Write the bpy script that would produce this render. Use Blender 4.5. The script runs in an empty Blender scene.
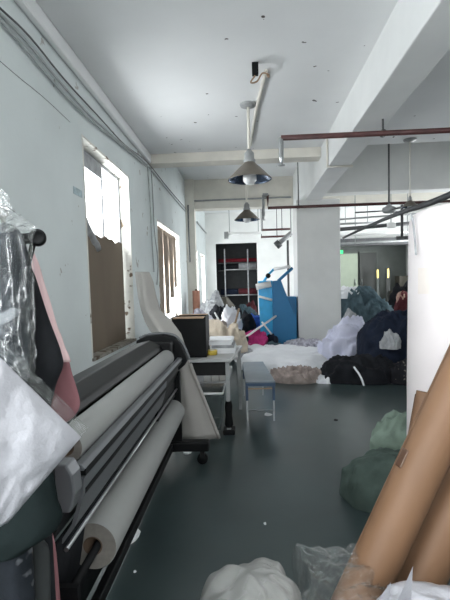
import bpy, math, random
from mathutils import Vector as V, noise, Matrix
random.seed(7)
sc = bpy.context.scene
COL = sc.collection
# ------------------------------------------------------------------ camera
F0, H0, TH, RHO = 440.0, 1.5, .065, .028
CAMP = V((0, 0, H0))
psi = .05
for _ in range(60):
    fw = V((-math.sin(psi)*math.cos(TH), math.cos(psi)*math.cos(TH), -math.sin(TH)))
    r0 = V((math.cos(psi), math.sin(psi), 0)); u0 = r0.cross(fw)
    rt = r0*math.cos(RHO)-u0*math.sin(RHO); up = u0*math.cos(RHO)+r0*math.sin(RHO)
    psi += (248-(225+F0*rt.y/fw.y))/F0*.9
CY = 285+F0*up.y/fw.y
def P(px, py, Y=None, X=None, Z=None):
    """point of the room seen at a photo pixel, on the plane Y=, X= or Z="""
    d = fw+rt*((px-225)/F0)+up*((CY-py)/F0)
    k = d.y and (Y/d.y) if Y is not None else (X/d.x if X is not None else (Z-H0)/d.z)
    return CAMP+d*k
cam = bpy.data.cameras.new('camera'); camo = bpy.data.objects.new('camera', cam); COL.objects.link(camo)
m = Matrix((rt, up, -fw)).transposed().to_4x4(); m.translation = CAMP
camo.matrix_world = m
cam.sensor_fit = 'VERTICAL'; cam.sensor_height = 36; cam.lens = F0*36/600
cam.shift_y = (CY-300)/600; cam.clip_start = .02
sc.camera = camo

# ------------------------------------------------------------------ materials
def mat(name, col, rough=.6, var=.08, scale=6, bump=0, bscale=20, metal=0, alpha=1, spec=.5, stain=None, coat=0, sheen=0, stretch=None, trans=0):
    M = bpy.data.materials.new(name); M.use_nodes = True
    nt = M.node_tree; n = nt.nodes; L = nt.links
    b = n['Principled BSDF']
    if rough >= .75 and spec == .5: spec = .15
    b.inputs['Roughness'].default_value = rough; b.inputs['Metallic'].default_value = metal
    b.inputs['Specular IOR Level'].default_value = spec; b.inputs['Alpha'].default_value = alpha
    b.inputs['Coat Weight'].default_value = coat; b.inputs['Sheen Weight'].default_value = sheen
    b.inputs['Transmission Weight'].default_value = trans
    tc = n.new('ShaderNodeTexCoord'); src = tc.outputs['Object']
    if stretch:
        mp = n.new('ShaderNodeMapping'); mp.inputs['Scale'].default_value = stretch
        L.new(src, mp.inputs[0]); src = mp.outputs[0]
    nz = n.new('ShaderNodeTexNoise'); nz.inputs['Scale'].default_value = scale; nz.inputs['Detail'].default_value = 6
    L.new(src, nz.inputs['Vector'])
    rp = n.new('ShaderNodeValToRGB')
    rp.color_ramp.elements[0].position = .3; rp.color_ramp.elements[1].position = .7
    rp.color_ramp.elements[0].color = tuple(max(0, c*(1-var)) for c in col)+(1,)
    rp.color_ramp.elements[1].color = tuple(min(1, c*(1+var)) for c in col)+(1,)
    L.new(nz.outputs[0], rp.inputs[0]); out = rp.outputs[0]
    if stain:
        scol, sscale, lo, hi = stain
        v = n.new('ShaderNodeTexNoise'); v.inputs['Scale'].default_value = sscale; v.inputs['Detail'].default_value = 3
        L.new(tc.outputs['Object'], v.inputs['Vector'])
        r2 = n.new('ShaderNodeValToRGB'); r2.color_ramp.elements[0].position = lo; r2.color_ramp.elements[1].position = hi
        r2.color_ramp.elements[0].color = (0, 0, 0, 1); r2.color_ramp.elements[1].color = (1, 1, 1, 1)
        L.new(v.outputs[0], r2.inputs[0])
        mx = n.new('ShaderNodeMix'); mx.data_type = 'RGBA'
        L.new(r2.outputs[0], mx.inputs[0]); L.new(out, mx.inputs[6]); mx.inputs[7].default_value = scol+(1,)
        out = mx.outputs[2]
    L.new(out, b.inputs['Base Color'])
    if bump:
        nb = n.new('ShaderNodeTexNoise'); nb.inputs['Scale'].default_value = bscale; nb.inputs['Detail'].default_value = 5
        L.new(src, nb.inputs['Vector'])
        bp = n.new('ShaderNodeBump'); bp.inputs['Strength'].default_value = bump; bp.inputs['Distance'].default_value = .02
        L.new(nb.outputs[0], bp.inputs['Height']); L.new(bp.outputs[0], b.inputs['Normal'])
    return M
def emis(name, col, s):
    M = bpy.data.materials.new(name); M.use_nodes = True
    b = M.node_tree.nodes['Principled BSDF']; b.inputs['Base Color'].default_value = col+(1,)
    b.inputs['Emission Color'].default_value = col+(1,); b.inputs['Emission Strength'].default_value = s
    return M
def film(name, col, haze, gloss=.35, rough=.1, bump=.6, bscale=14):
    """thin clear plastic: mostly see-through, some haze, mirror glints"""
    M = bpy.data.materials.new(name); M.use_nodes = True
    nt = M.node_tree; n = nt.nodes; L = nt.links; n.remove(n['Principled BSDF'])
    tc = n.new('ShaderNodeTexCoord'); nz = n.new('ShaderNodeTexNoise'); nz.inputs['Scale'].default_value = bscale; nz.inputs['Detail'].default_value = 5
    L.new(tc.outputs['Object'], nz.inputs['Vector'])
    bp = n.new('ShaderNodeBump'); bp.inputs['Strength'].default_value = bump; bp.inputs['Distance'].default_value = .02
    L.new(nz.outputs[0], bp.inputs['Height'])
    tr = n.new('ShaderNodeBsdfTransparent'); df = n.new('ShaderNodeBsdfDiffuse'); gl = n.new('ShaderNodeBsdfGlossy')
    df.inputs['Color'].default_value = col+(1,); gl.inputs['Roughness'].default_value = rough
    L.new(bp.outputs[0], df.inputs['Normal']); L.new(bp.outputs[0], gl.inputs['Normal'])
    m1 = n.new('ShaderNodeMixShader'); m1.inputs[0].default_value = haze
    L.new(tr.outputs[0], m1.inputs[1]); L.new(df.outputs[0], m1.inputs[2])
    fr = n.new('ShaderNodeFresnel'); fr.inputs['IOR'].default_value = 1.5; L.new(bp.outputs[0], fr.inputs['Normal'])
    ml = n.new('ShaderNodeMath'); ml.operation = 'MULTIPLY_ADD'; ml.inputs[1].default_value = gloss; ml.inputs[2].default_value = gloss*.12
    L.new(fr.outputs[0], ml.inputs[0])
    m2 = n.new('ShaderNodeMixShader'); L.new(ml.outputs[0], m2.inputs[0]); L.new(m1.outputs[0], m2.inputs[1]); L.new(gl.outputs[0], m2.inputs[2])
    L.new(m2.outputs[0], n['Material Output'].inputs[0])
    return M
M_WALL = mat('wall_paint', (.64, .685, .68), .75, .05, 1.3, .05, 30, stain=((.40, .40, .37), 5.5, .69, .71))
M_COLUMN = mat('column_paint', (.78, .785, .765), .7, .06, 1.6, .05, 30)
M_CEIL = mat('ceiling_paint', (.79, .80, .80), .8, .04, .9, .04, 20, stain=((.10, .09, .085), 6.5, .715, .725))
M_BEAM = mat('beam_paint', (.74, .75, .74), .75, .05, 1.5, .04, 25)
M_CREAM = mat('cream_paint', (.70, .67, .60), .6, .08, 3)
M_FLOOR = mat('floor_paint', (.036, .052, .053), .28, .16, 2.2, .03, 4, spec=.5, stain=((.042, .058, .058), 1.6, .5, .68))
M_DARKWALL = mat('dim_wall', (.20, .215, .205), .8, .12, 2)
M_JAMB = mat('dirty_jamb', (.66, .65, .60), .8, .12, 5, .2, 14, stain=((.16, .12, .085), 7, .62, .68))
M_SILL = mat('dirty_sill', (.27, .25, .22), .8, .25, 7, .2, 14, stain=((.10, .075, .05), 9, .55, .62))
M_FRAME = mat('window_metal', (.34, .36, .38), .4, .05, 5)
M_GLASS = mat('window_glass', (.9, .95, .95), .05, .01, 3, alpha=.14, spec=.6)
M_BOARD = mat('brown_board', (.155, .122, .09), .75, .10, 2.4, .05, 9, stretch=(1, 1, .25))
M_CURTAIN = mat('brown_curtain', (.31, .25, .20), .85, .2, 6)
M_REDPIPE = mat('red_pipe', (.075, .026, .024), .5, .25, 8)
M_GREYPIPE = mat('grey_pipe', (.30, .31, .31), .45, .15, 8)
M_DARKPIPE = mat('dark_pipe', (.07, .072, .075), .5, .2, 8)
M_CABLE = mat('cable_grey', (.40, .42, .42), .6, .15, 8)
M_BLACK = mat('black_plastic', (.006, .0065, .007), .55, .15, 6, spec=.16)
M_GREYPL = mat('charcoal_plastic', (.011, .0115, .0115), .5, .10, 5, spec=.22)
M_SILVER = mat('silver_metal', (.135, .142, .15), .45, .06, 6, metal=.25)
M_STEEL = mat('brushed_steel', (.42, .43, .44), .3, .1, 12, metal=.9)
M_PAPER = mat('roll_paper', (.25, .254, .246), .72, .03, 3)
M_PAPEREND = mat('roll_paper_edge', (.20, .185, .165), .85, .12, 40)
M_TRACING = mat('grey_sheet', (.36, .345, .32), .7, .06, 3)
M_CORE = mat('cardboard_core', (.12, .085, .06), .85, .1, 10)
M_KRAFT = mat('kraft_paper', (.19, .102, .053), .62, .10, 3.5, .12, 9, stain=((.14, .078, .042), 2.4, .58, .72), stretch=(1, 1, .5))
M_TAPE = mat('brown_tape', (.09, .045, .025), .35, .1, 8)
M_WHITEROLL = mat('white_wrap', (.78, .725, .72), .42, .03, 3, .25, 6)
M_WRAPBEIGE = mat('beige_cloth', (.80, .73, .68), .8, .06, 8)
M_WHITECLOTH = mat('white_cloth', (.82, .83, .86), .85, .04, 5, .3, 14)
M_LAV = mat('lavender_cloth', (.62, .63, .76), .85, .10, 5, .3, 14)
M_NAVY = mat('navy_cloth', (.012, .017, .032), .85, .3, 6, .5, 16)
M_INK = mat('ink_cloth', (.012, .013, .016), .8, .3, 6, .4, 16)
M_INKFLOWER = mat('flower_cloth', (.014, .014, .017), .8, .3, 6, .4, 16, stain=((.16, .15, .13), 19, .64, .68))
M_TEAL = mat('slate_cloth', (.075, .115, .135), .85, .3, 8, .5, 16)
M_TAUPE = mat('taupe_cloth', (.30, .25, .23), .85, .35, 9, .4, 18)
M_SAGE = mat('sage_bag', (.060, .085, .074), .8, .22, 7, .9, 12)
M_SAGELT = mat('light_sage_bag', (.19, .25, .205), .8, .25, 7, .9, 14)
M_GREYCLOTH = mat('grey_cloth', (.36, .37, .38), .85, .25, 9, .3, 20)
M_PLAID = mat('mixed_cloth', (.45, .44, .50), .85, .5, 16, .3, 20)
M_CREAMCLOTH = mat('cream_cloth', (.60, .52, .42), .85, .12, 9, .4, 20)
M_MAGENTA = mat('magenta_cloth', (.42, .035, .16), .75, .25, 9, .4, 20)
M_BLUECLOTH = mat('blue_cloth', (.05, .13, .50), .75, .2, 9, .4, 20)
M_REDCLOTH = mat('red_cloth', (.15, .014, .022), .8, .2, 9)
M_MAROON = mat('maroon_cloth', (.10, .025, .03), .8, .3, 9)
M_PINKISH = mat('salmon_cloth', (.42, .27, .22), .8, .2, 9)
M_PINK = mat('light_pink_cloth', (.66, .47, .47), .8, .04, 5, .1, 14)
M_ROSE = mat('dusty_rose_cloth', (.27, .125, .135), .8, .08, 5, .2, 12)
M_BLACKCLOTH = mat('black_cloth', (.012, .013, .015), .75, .25, 7, .4, 12)
M_PRINT = mat('dark_print_cloth', (.012, .015, .019), .8, .4, 10, .4, 14, stain=((.16, .17, .18), 14, .58, .66))
M_GREENBLACK = mat('green_black_cloth', (.004, .008, .008), .9, .2, 6, .3, 10, spec=.15)
M_GREYSHEER = mat('grey_sheer_cloth', (.03, .033, .033), .8, .15, 6, .2, 10)
M_FILM = film('clear_film', (.2, .22, .21), .04, .045, .18, .45, 9)
M_FILMD = film('clear_film_thick', (.3, .32, .31), .08, .14, .14, .8, 16)
M_MILKY = film('milky_film', (.36, .36, .345), .55, .10, .3, .5, 9)
M_POLY = mat('white_poly_bag', (.37, .37, .395), .28, .06, 6, .6, 12, spec=.6)
M_TABLE = mat('table_top', (.42, .42, .42), .4, .1, 6)
M_BENCH = mat('bench_top', (.16, .19, .215), .35, .10, 6)
M_BENCHBLUE = mat('bench_blue', (.04, .075, .13), .4, .1, 6)
M_MACHBLUE = mat('machine_blue', (.012, .165, .36), .45, .05, 4)
M_MACHCYAN = mat('bright_blue_sheet', (.03, .42, .78), .3, .12, 5)
M_WHITEPL = mat('white_plastic', (.80, .80, .79), .4, .03, 6)
M_PAPERWHITE = mat('white_paper', (.74, .75, .76), .7, .05, 8)
M_YELLOW = mat('yellow_tape', (.55, .40, .05), .4, .1, 8)
M_TERRA = mat('terracotta_cloth', (.42, .21, .15), .8, .12, 8)
M_WOOD = mat('wood', (.36, .24, .15), .6, .15, 10)
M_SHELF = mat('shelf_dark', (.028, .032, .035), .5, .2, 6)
M_ALU = mat('lamp_aluminium', (.20, .175, .145), .38, .12, 6, metal=.6)
M_ALUIN = mat('lamp_inner', (.10, .135, .20), .25, .2, 5, metal=.7)
M_BULB = mat('bulb_glass', (.85, .86, .85), .12, .02, 5, alpha=.75, spec=.7)
M_DOORGREEN = mat('pale_green_door', (.52, .60, .47), .5, .04, 4)
M_DOORDARK = mat('dark_door', (.07, .075, .07), .5, .1, 4)
M_GOLD = mat('brass', (.75, .55, .16), .3, .05, 6, metal=.5)
M_CABINET = mat('brown_cabinet', (.095, .085, .065), .6, .15, 6)
M_EXIT = emis('exit_green', (.03, .55, .16), 1.6)
M_LABEL = mat('faded_label', (.34, .43, .46), .6, .3, 20)
M_BIN = mat('smoky_plastic', (.09, .115, .115), .22, .08, 5, alpha=.62)

# ------------------------------------------------------------------ mesh builder
class MB:
    def __init__(s): s.v = []; s.f = []; s.sm = []
    def add(s, vs, fs, smooth=False):
        o = len(s.v); s.v += [V(p) for p in vs]
        s.f += [tuple(i+o for i in f) for f in fs]; s.sm += [smooth]*len(fs); return s
    def box(s, x0, x1, y0, y1, z0, z1):
        return s.add([(x, y, z) for z in (z0, z1) for y in (y0, y1) for x in (x0, x1)],
                     [(0, 2, 3, 1), (4, 5, 7, 6), (0, 1, 5, 4), (2, 6, 7, 3), (0, 4, 6, 2), (1, 3, 7, 5)])
    def hexa(s, bottom, top):
        """two matching loops of corners"""
        n = len(bottom)
        return s.add(list(bottom)+list(top), [tuple(range(n-1, -1, -1)), tuple(range(n, 2*n))] +
                     [(i, (i+1) % n, n+(i+1) % n, n+i) for i in range(n)])
    def prism_y(s, prof, y0, y1, smooth=False):
        """closed (x,z) outline pushed along Y"""
        n = len(prof)
        s.add([(x, y0, z) for x, z in prof]+[(x, y1, z) for x, z in prof],
              [(i, n+i, n+(i+1) % n, (i+1) % n) for i in range(n)], smooth)
        o = len(s.v)-2*n
        s.f += [tuple(o+i for i in range(n)), tuple(o+n+i for i in range(n-1, -1, -1))]; s.sm += [False]*2
        return s
    def tube(s, pts, r, n=12, caps=True, smooth=True):
        pts = [V(p) for p in pts]; rs = r if isinstance(r, (list, tuple)) else [r]*len(pts)
        vs = []; ref = None
        for i, p in enumerate(pts):
            t = (pts[min(i+1, len(pts)-1)]-pts[max(i-1, 0)]).normalized()
            if ref is None:
                ref = V((0, 0, 1)) if abs(t.z) < .9 else V((1, 0, 0))
            a = (ref-t*ref.dot(t)).normalized(); b = t.cross(a); ref = a
            vs += [p+(a*math.cos(2*math.pi*k/n)+b*math.sin(2*math.pi*k/n))*rs[i] for k in range(n)]
        fs = [(i*n+k, i*n+(k+1) % n, (i+1)*n+(k+1) % n, (i+1)*n+k) for i in range(len(pts)-1) for k in range(n)]
        s.add(vs, fs, smooth)
        if caps:
            o = len(s.v)-len(vs); e = o+(len(pts)-1)*n
            s.f += [tuple(o+k for k in range(n-1, -1, -1)), tuple(e+k for k in range(n))]; s.sm += [False]*2
        return s
    def lathe(s, base, prof, n=28, smooth=True, axis=None):
        """(r, h) outline spun about the axis through base"""
        base = V(base); ax = V(axis or (0, 0, 1)).normalized()
        a = ax.orthogonal().normalized(); b = ax.cross(a)
        vs = [base+ax*h+(a*math.cos(2*math.pi*k/n)+b*math.sin(2*math.pi*k/n))*max(r, 1e-4) for r, h in prof for k in range(n)]
        return s.add(vs, [(i*n+k, i*n+(k+1) % n, (i+1)*n+(k+1) % n, (i+1)*n+k) for i in range(len(prof)-1) for k in range(n)], smooth)
    def grid(s, rows, smooth=True, close=False):
        nr, nc = len(rows), len(rows[0])
        vs = [p for r in rows for p in r]
        cc = nc if close else nc-1
        return s.add(vs, [(i*nc+j, i*nc+(j+1) % nc, (i+1)*nc+(j+1) % nc, (i+1)*nc+j) for i in range(nr-1) for j in range(cc)], smooth)
    def ball(s, c, r, n=16, sz=1):
        prof = [(r*math.sin(math.pi*i/8), -r*sz*math.cos(math.pi*i/8)) for i in range(9)]
        return s.lathe(c, prof, n)

def wpos(o):
    p = V((0, 0, 0))
    while o: p = p+o.location; o = o.parent
    return p
def obj(name, mb, material, parent=None, bevel=0, solid=0, sub=0):
    lo = V([min(v[i] for v in mb.v) for i in range(3)]); hi = V([max(v[i] for v in mb.v) for i in range(3)])
    org = V(((lo.x+hi.x)/2, (lo.y+hi.y)/2, lo.z))
    me = bpy.data.meshes.new(name); me.from_pydata([v-org for v in mb.v], [], mb.f)
    me.polygons.foreach_set('use_smooth', mb.sm); me.update()
    o = bpy.data.objects.new(name, me); COL.objects.link(o); me.materials.append(material)
    o.location = org-(wpos(parent) if parent else V((0, 0, 0)))
    if parent: o.parent = parent
    if solid:
        k = o.modifiers.new('solid', 'SOLIDIFY'); k.thickness = solid; k.offset = 0
    if bevel:
        k = o.modifiers.new('bevel', 'BEVEL'); k.width = bevel; k.segments = 2; k.limit_method = 'ANGLE'
    if sub:
        k = o.modifiers.new('sub', 'SUBSURF'); k.levels = k.render_levels = sub
    return o
def tag(o, label, cat, group=None, kind=None):
    o['label'] = label; o['category'] = cat
    if group: o['group'] = group
    if kind: o['kind'] = kind
    return o
def thing(name, label, cat, loc, group=None):
    o = bpy.data.objects.new(name, None); COL.objects.link(o); o.location = loc; o.empty_display_size = .1
    return tag(o, label, cat, group)
def struct(name, mb, material, label=None, bevel=0, parent=None):
    o = obj(name, mb, material, parent, bevel); 
    if not parent:
        o['kind'] = 'structure'; o['label'] = label; o['category'] = name.split('_')[0]
    return o
def fbm(x, y, z=0, f=1): return noise.noise(V((x*f, y*f, z)))+.5*noise.noise(V((x*f*2.1, y*f*2.1, z+9)))
def ridge(x, y, z, f):
    """folds: sharp crests running along slowly turning directions"""
    wx = noise.noise(V((x*f*.35, y*f*.35, z+3))); wy = noise.noise(V((x*f*.35+7, y*f*.35, z+1)))
    a = 2.2*noise.noise(V((x*f*.16, y*f*.16, z+11)))+z
    u = (x*math.cos(a)+y*math.sin(a))*f+1.1*wx; v = (y*math.cos(a)-x*math.sin(a))*f*.35+1.1*wy
    return 1-2.4*abs(noise.noise(V((u, v, z))))
def heap(name, c, rx, ry, h, material, seed=0, fold=.06, freq=3, rot=0, p=2.4, q=.65, z0=0, label=None, cat='cloth', group=None, lean=(0, 0), parent=None, irr=.22, tops=.35):
    """a crumpled mound of cloth or a soft sack, closed underneath"""
    nr, na = 40, 130; mb = MB(); rows = []
    cr, sr = math.cos(rot), math.sin(rot)
    for i in range(nr+1):
        t = i/nr; rr = math.sin(t*math.pi/2)**.9; row = []
        for k in range(na):
            a = 2*math.pi*k/na; ca, sa = math.cos(a), math.sin(a)
            R = 1+irr*fbm(ca*1.1, sa*1.1, seed*3.7, 1.1)
            x, y = rr*R*rx*ca, rr*R*ry*sa
            z = h*max(0, 1-rr**p)**q
            z *= 1+tops*fbm(x/rx, y/ry, seed*1.9, 1.2)
            d = 2.0*fold*ridge(x, y+z*.4, seed*2.37+.31, freq)+fold*1.0*ridge(x+z*.3, y+z*.5, seed*1.71+5.13, freq*2.1)
            d3 = fold*.4*ridge(x+z*.4, y-z*.5, seed*1.13+2.7, freq*4.2)
            fade = min(1, (1-rr)*6+.12)
            z += (d+d3)*fade
            x += ca*d*.9*rr*fade; y += sa*d*.9*rr*fade
            x += lean[0]*z; y += lean[1]*z
            row.append((c[0]+x*cr-y*sr, c[1]+x*sr+y*cr, z0+max(z, 0 if i < nr else 0)))
        if i == nr: row = [(q_[0], q_[1], z0) for q_ in row]
        rows.append(row)
    mb.grid(rows, True, True)
    o = len(mb.v); mb.f.append(tuple(range(o-na, o))); mb.sm.append(False)
    ob = obj(name, mb, material, parent)
    if label: tag(ob, label, cat, group)
    return ob
def path(*pp): return [V(p) for p in pp]
def smooth_path(pts, n=8):
    pts = [V(p) for p in pts]; out = []
    q = [2*pts[0]-pts[1]]+pts+[2*pts[-1]-pts[-2]]
    for i in range(1, len(q)-2):
        a, b, c, d = q[i-1:i+3]
        for k in range(n):
            t = k/n
            out.append(.5*((2*b)+(c-a)*t+(2*a-5*b+4*c-d)*t*t+(3*b-a-3*c+d)*t**3))
    out.append(pts[-1]); return out

# ================================================================== THE SHELL
XW, TW = -1.77, .20          # inner face of the left wall and its thickness
YR, YF, XR = -2.0, 19.0, 7.5
HC, HC2 = 3.92, 4.60
WIN = [(-1.6, .6, .72, 3.17), (4.84, 6.68, .72, 3.17), (8.75, 11.5, .70, 2.83), (14.2, 15.7, .8, 2.75), (16.7, 18.2, .8, 2.75)]
mb = MB(); y = YR
for (a, b, z0, z1) in WIN:
    mb.box(XW-TW, XW, y, a, 0, HC2); mb.box(XW-TW, XW, a, b, 0, z0); mb.box(XW-TW, XW, a, b, z1, HC2); y = b
mb.box(XW-TW, XW, y, YF, 0, HC2)
struct('wall_left', mb, M_WALL, 'pale blue-white stained left wall with windows')
struct('floor', MB().box(XW-TW, XR, YR, 21.6, -.1, 0), M_FLOOR, 'dark grey-green painted glossy floor')
struct('ceiling', MB().box(XW, XR, YR, 8.1, HC, HC2+.1), M_CEIL, 'pale grey ceiling of the near bay with dark specks')
struct('ceiling', MB().box(XW, XR, 8.1, 21.6, HC2, HC2+.1), M_CEIL, 'higher ceiling of the far bays')
RW = [(11.2, 12.8), (13.6, 15.6), (16.2, 18.2)]  # unseen windows, added to bring daylight into the far right bay
mb = MB(); y = YR
for a, b in RW:
    mb.box(XR, XR+.2, y, a, 0, HC2); mb.box(XR, XR+.2, a, b, 0, .9); mb.box(XR, XR+.2, a, b, 3.2, HC2); y = b
mb.box(XR, XR+.2, y, 21.6, 0, HC2)
struct('wall_right', mb, M_COLUMN, 'right wall with unseen windows added to light the far bay')
mb = MB(); mb.box(XW, XR, YR-.2, YR, 0, 1.6); mb.box(XW, XR, YR-.2, YR, 3.6, HC2)  # added unseen rear wall; its high sill shades the low foreground
for xx in (XW, 0.2, 2.8): mb.box(xx, xx+.3, YR-.2, YR, 1.6, 3.6)
mb.box(3.1, XR, YR-.2, YR, 1.6, 3.6)  # span closed to keep the right bay darker
struct('wall_rear_added', mb, M_COLUMN, 'unseen wall added behind the camera, its high openings set to light the hall')
mb = MB()
LZ = P(238, 243, Y=YF).z                       # underside of the far lintel
xa, xb = P(217, 300, Y=YF).x, P(258, 300, Y=YF).x
xc = P(338, 300, Y=YF).x
mb.box(XW, xa, YF, YF+.2, 0, HC2); mb.box(xa, xb, YF, YF+.2, LZ, HC2); mb.box(xb, xc, YF, YF+.2, 0, HC2)
mb.box(xc, XR, YF, YF+.2, LZ-.05, HC2)
struct('wall_far', mb, M_COLUMN, 'white far wall with a dark alcove')
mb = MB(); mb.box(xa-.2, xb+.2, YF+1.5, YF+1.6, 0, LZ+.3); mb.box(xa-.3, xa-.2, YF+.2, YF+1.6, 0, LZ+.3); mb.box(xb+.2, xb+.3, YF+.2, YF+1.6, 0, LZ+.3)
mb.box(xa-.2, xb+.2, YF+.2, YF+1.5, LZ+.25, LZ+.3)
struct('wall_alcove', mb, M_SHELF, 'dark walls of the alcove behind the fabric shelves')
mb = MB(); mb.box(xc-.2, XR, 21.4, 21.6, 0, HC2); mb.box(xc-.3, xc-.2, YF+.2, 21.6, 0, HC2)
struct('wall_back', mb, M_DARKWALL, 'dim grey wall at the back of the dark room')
# beams, column, pilaster
struct('trim_1', MB().box(1.36, 1.72, YR, 13.0, 3.40, HC2), M_BEAM, 'white concrete beam running away along the ceiling', bevel=.012)
struct('trim_2', MB().box(XW, 1.36, 8.1, 8.42, 3.755, HC2), M_CREAM, 'cream cross beam at the end of the near ceiling')
struct('trim_3', MB().box(XW, XR, 13.0, 13.4, 3.76, HC2), M_CREAM, 'second cream cross beam beyond the first lamp')
struct('trim_4', MB().box(1.72, XR, 10.40, 10.80, 3.56, HC2), M_COLUMN, 'grey cross beam above the right bay')
struct('trim_5', MB().box(XW, -1.51, 12.9, 13.2, 0, HC2), M_CREAM, 'cream pilaster against the left wall')
struct('trim_6', MB().box(XW, XW+.07, YR, 8.1, HC-.17, HC), M_CEIL, 'shallow cove along the top of the left wall', bevel=.03)
struct('trim_7', MB().box(P(298, 300, Y=10.35).x, P(341, 300, Y=10.35).x, 10.35, 11.2, 0, 3.42), M_COLUMN, 'broad white column in the middle of the hall', bevel=.01)
struct('trim_8', MB().box(xc, XR, YF-.5, YF, P(375, 246, Y=YF).z, P(375, 239, Y=YF).z), M_DARKPIPE, 'dark lintel above the dim back room')
# thin ledges drawn on the cross beams
struct('trim_9', MB().box(XW+.26, 1.3, 12.97, 13.0, P(240, 200, Y=13).z, P(240, 198.5, Y=13).z), M_GREYPIPE, 'thin conduit line on the second cross beam')

# windows ----------------------------------------------------------------
def window(idx, w, mull, trans, label):
    a, b, z0, z1 = w; x = XW-.195
    root = bpy.data.objects.new('window_%d' % idx, None); COL.objects.link(root); root.location = (x, (a+b)/2, z0)
    root['kind'] = 'structure'; root['label'] = label; root['category'] = 'window'
    mb = MB(); t = .05
    mb.box(x, x+.05, a, a+t, z0, z1).box(x, x+.05, b-t, b, z0, z1).box(x, x+.05, a+t, b-t, z0, z0+t).box(x, x+.05, a+t, b-t, z1-t, z1)
    for yy in mull: mb.box(x-.005, x+.055, yy-.03, yy+.03, z0+t, z1-t)
    for zz in trans: mb.box(x-.005, x+.055, a+t, b-t, zz-.025, zz+.025)
    obj('window_frame', mb, M_FRAME, root)
    if idx == 1: obj('header_panel', MB().box(x-.004, x+.07, a+t, mull[0]-.03, z1-.22, z1-t), M_GREYCLOTH, root)
    obj('window_pane', MB().box(x+.018, x+.026, a+.02, b-.02, z0+.02, z1-.02), M_GLASS, root)
    mb = MB()
    e = .006
    mb.box(XW-TW+.01, XW+e, b-e, b+.02, z0, z1+.02); mb.box(XW-TW+.01, XW+e, a-.02, a+e, z0, z1+.02)
    mb.box(XW-TW+.01, XW+e, a, b, z1-e, z1+.02); obj('window_reveal', mb, M_JAMB, root)
    obj('window_sill', MB().box(XW-TW+.01, XW+.025, a-.02, b+.02, z0-.03, z0+e), M_SILL, root)
    return root
window(1, WIN[1], [5.86], [], 'tall near window half covered by a brown board')
window(2, WIN[2], [9.6, 10.4], [2.3], 'second window hung with torn brown strips')
window(3, WIN[3], [14.95], [], 'third window beyond the cream pilaster')
window(4, WIN[4], [17.4], [], 'last window beside the dark alcove')
window(5, WIN[0], [-.5], [2.4], 'window behind the camera')
# brown board across the lower part of the first window
def board():
    x = XW-.13; mb = MB(); ny, nz = 24, 16; rows = []
    for s in (0, 1):
        for i in range(nz+1):
            row = []
            for j in range(ny+1):
                u, v = j/ny, i/nz
                yy = 4.90+u*1.72
                top = 2.43-.42*min(1, max(0, (u-.05)/.18))*1 + .06*noise.noise(V((u*9, 0, 3))) if u < .62 else 2.05+.03*noise.noise(V((u*9, 0, 3)))
                top = 2.44-.26*min(1, u/.25)+.05*noise.noise(V((u*8, 1, 3)))
                zz = .73+v*(top-.73)
                xx = x+.012*s+.012*noise.noise(V((u*3, v*2, 1)))
                row.append((xx, yy, zz))
            rows.append(row)
    g1, g2 = rows[:nz+1], rows[nz+1:]
    mb.grid(g1); mb.grid([r[::-1] for r in g2])
    loop = lambda g: g[0]+[r[-1] for r in g[1:-1]]+g[-1][::-1]+[r[0] for r in g[1:-1]][::-1]
    mb.grid([loop(g1), loop(g2)], False, True)
    o = obj('board', mb, M_BOARD); tag(o, 'plain brown board blocking the lower part of the near window', 'board')
    mb = MB(); rows = []
    for i in range(9):
        rows.append([(x+.02+.05*math.sin(i*.7)+.02*noise.noise(V((i, j*.4, 4))), 4.88+j*.04, 2.44-.018*j*1.4-.02*i+.02*noise.noise(V((j*.5, i*.3, 2)))) for j in range(16)])
    obj('torn_flap', MB().grid(rows), M_GREYCLOTH, o, solid=.004)
    return o
board()
root = thing('torn_curtain', 'torn brown curtain strips hanging in the second window', 'curtain', (XW-.07, 10, .72))
for k, (ya, yb, zt, zb) in enumerate([(8.8, 9.55, 2.77, .75), (9.58, 10.2, 2.76, .9), (10.2, 10.9, 2.76, 1.25), (10.95, 11.35, 2.76, 1.5)]):
    rows = []
    for i in range(20):
        v = i/19; zz = zt+(zb-zt)*v
        sq = 1-.35*v*noise.noise(V((k*2, v*2, 1)))-.2*v
        rows.append([(XW-.07+.02*math.sin(j*1.7+k), ya+(yb-ya)*(.5+(j/8-.5)*sq)+.04*noise.noise(V((k, v*5, j*.1))), zz) for j in range(9)])
    obj('strip', MB().grid(rows), M_CURTAIN, root, solid=.004)
# faded sticker on the wall
a = P(73, 186, X=XW); b = P(82, 198, X=XW)
tag(obj('wall_sticker', MB().box(XW, XW+.004, min(a.y, b.y), max(a.y, b.y), min(a.z, b.z), max(a.z, b.z)), M_LABEL), 'small faded blue-grey sticker on the left wall before the window', 'sticker')

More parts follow.
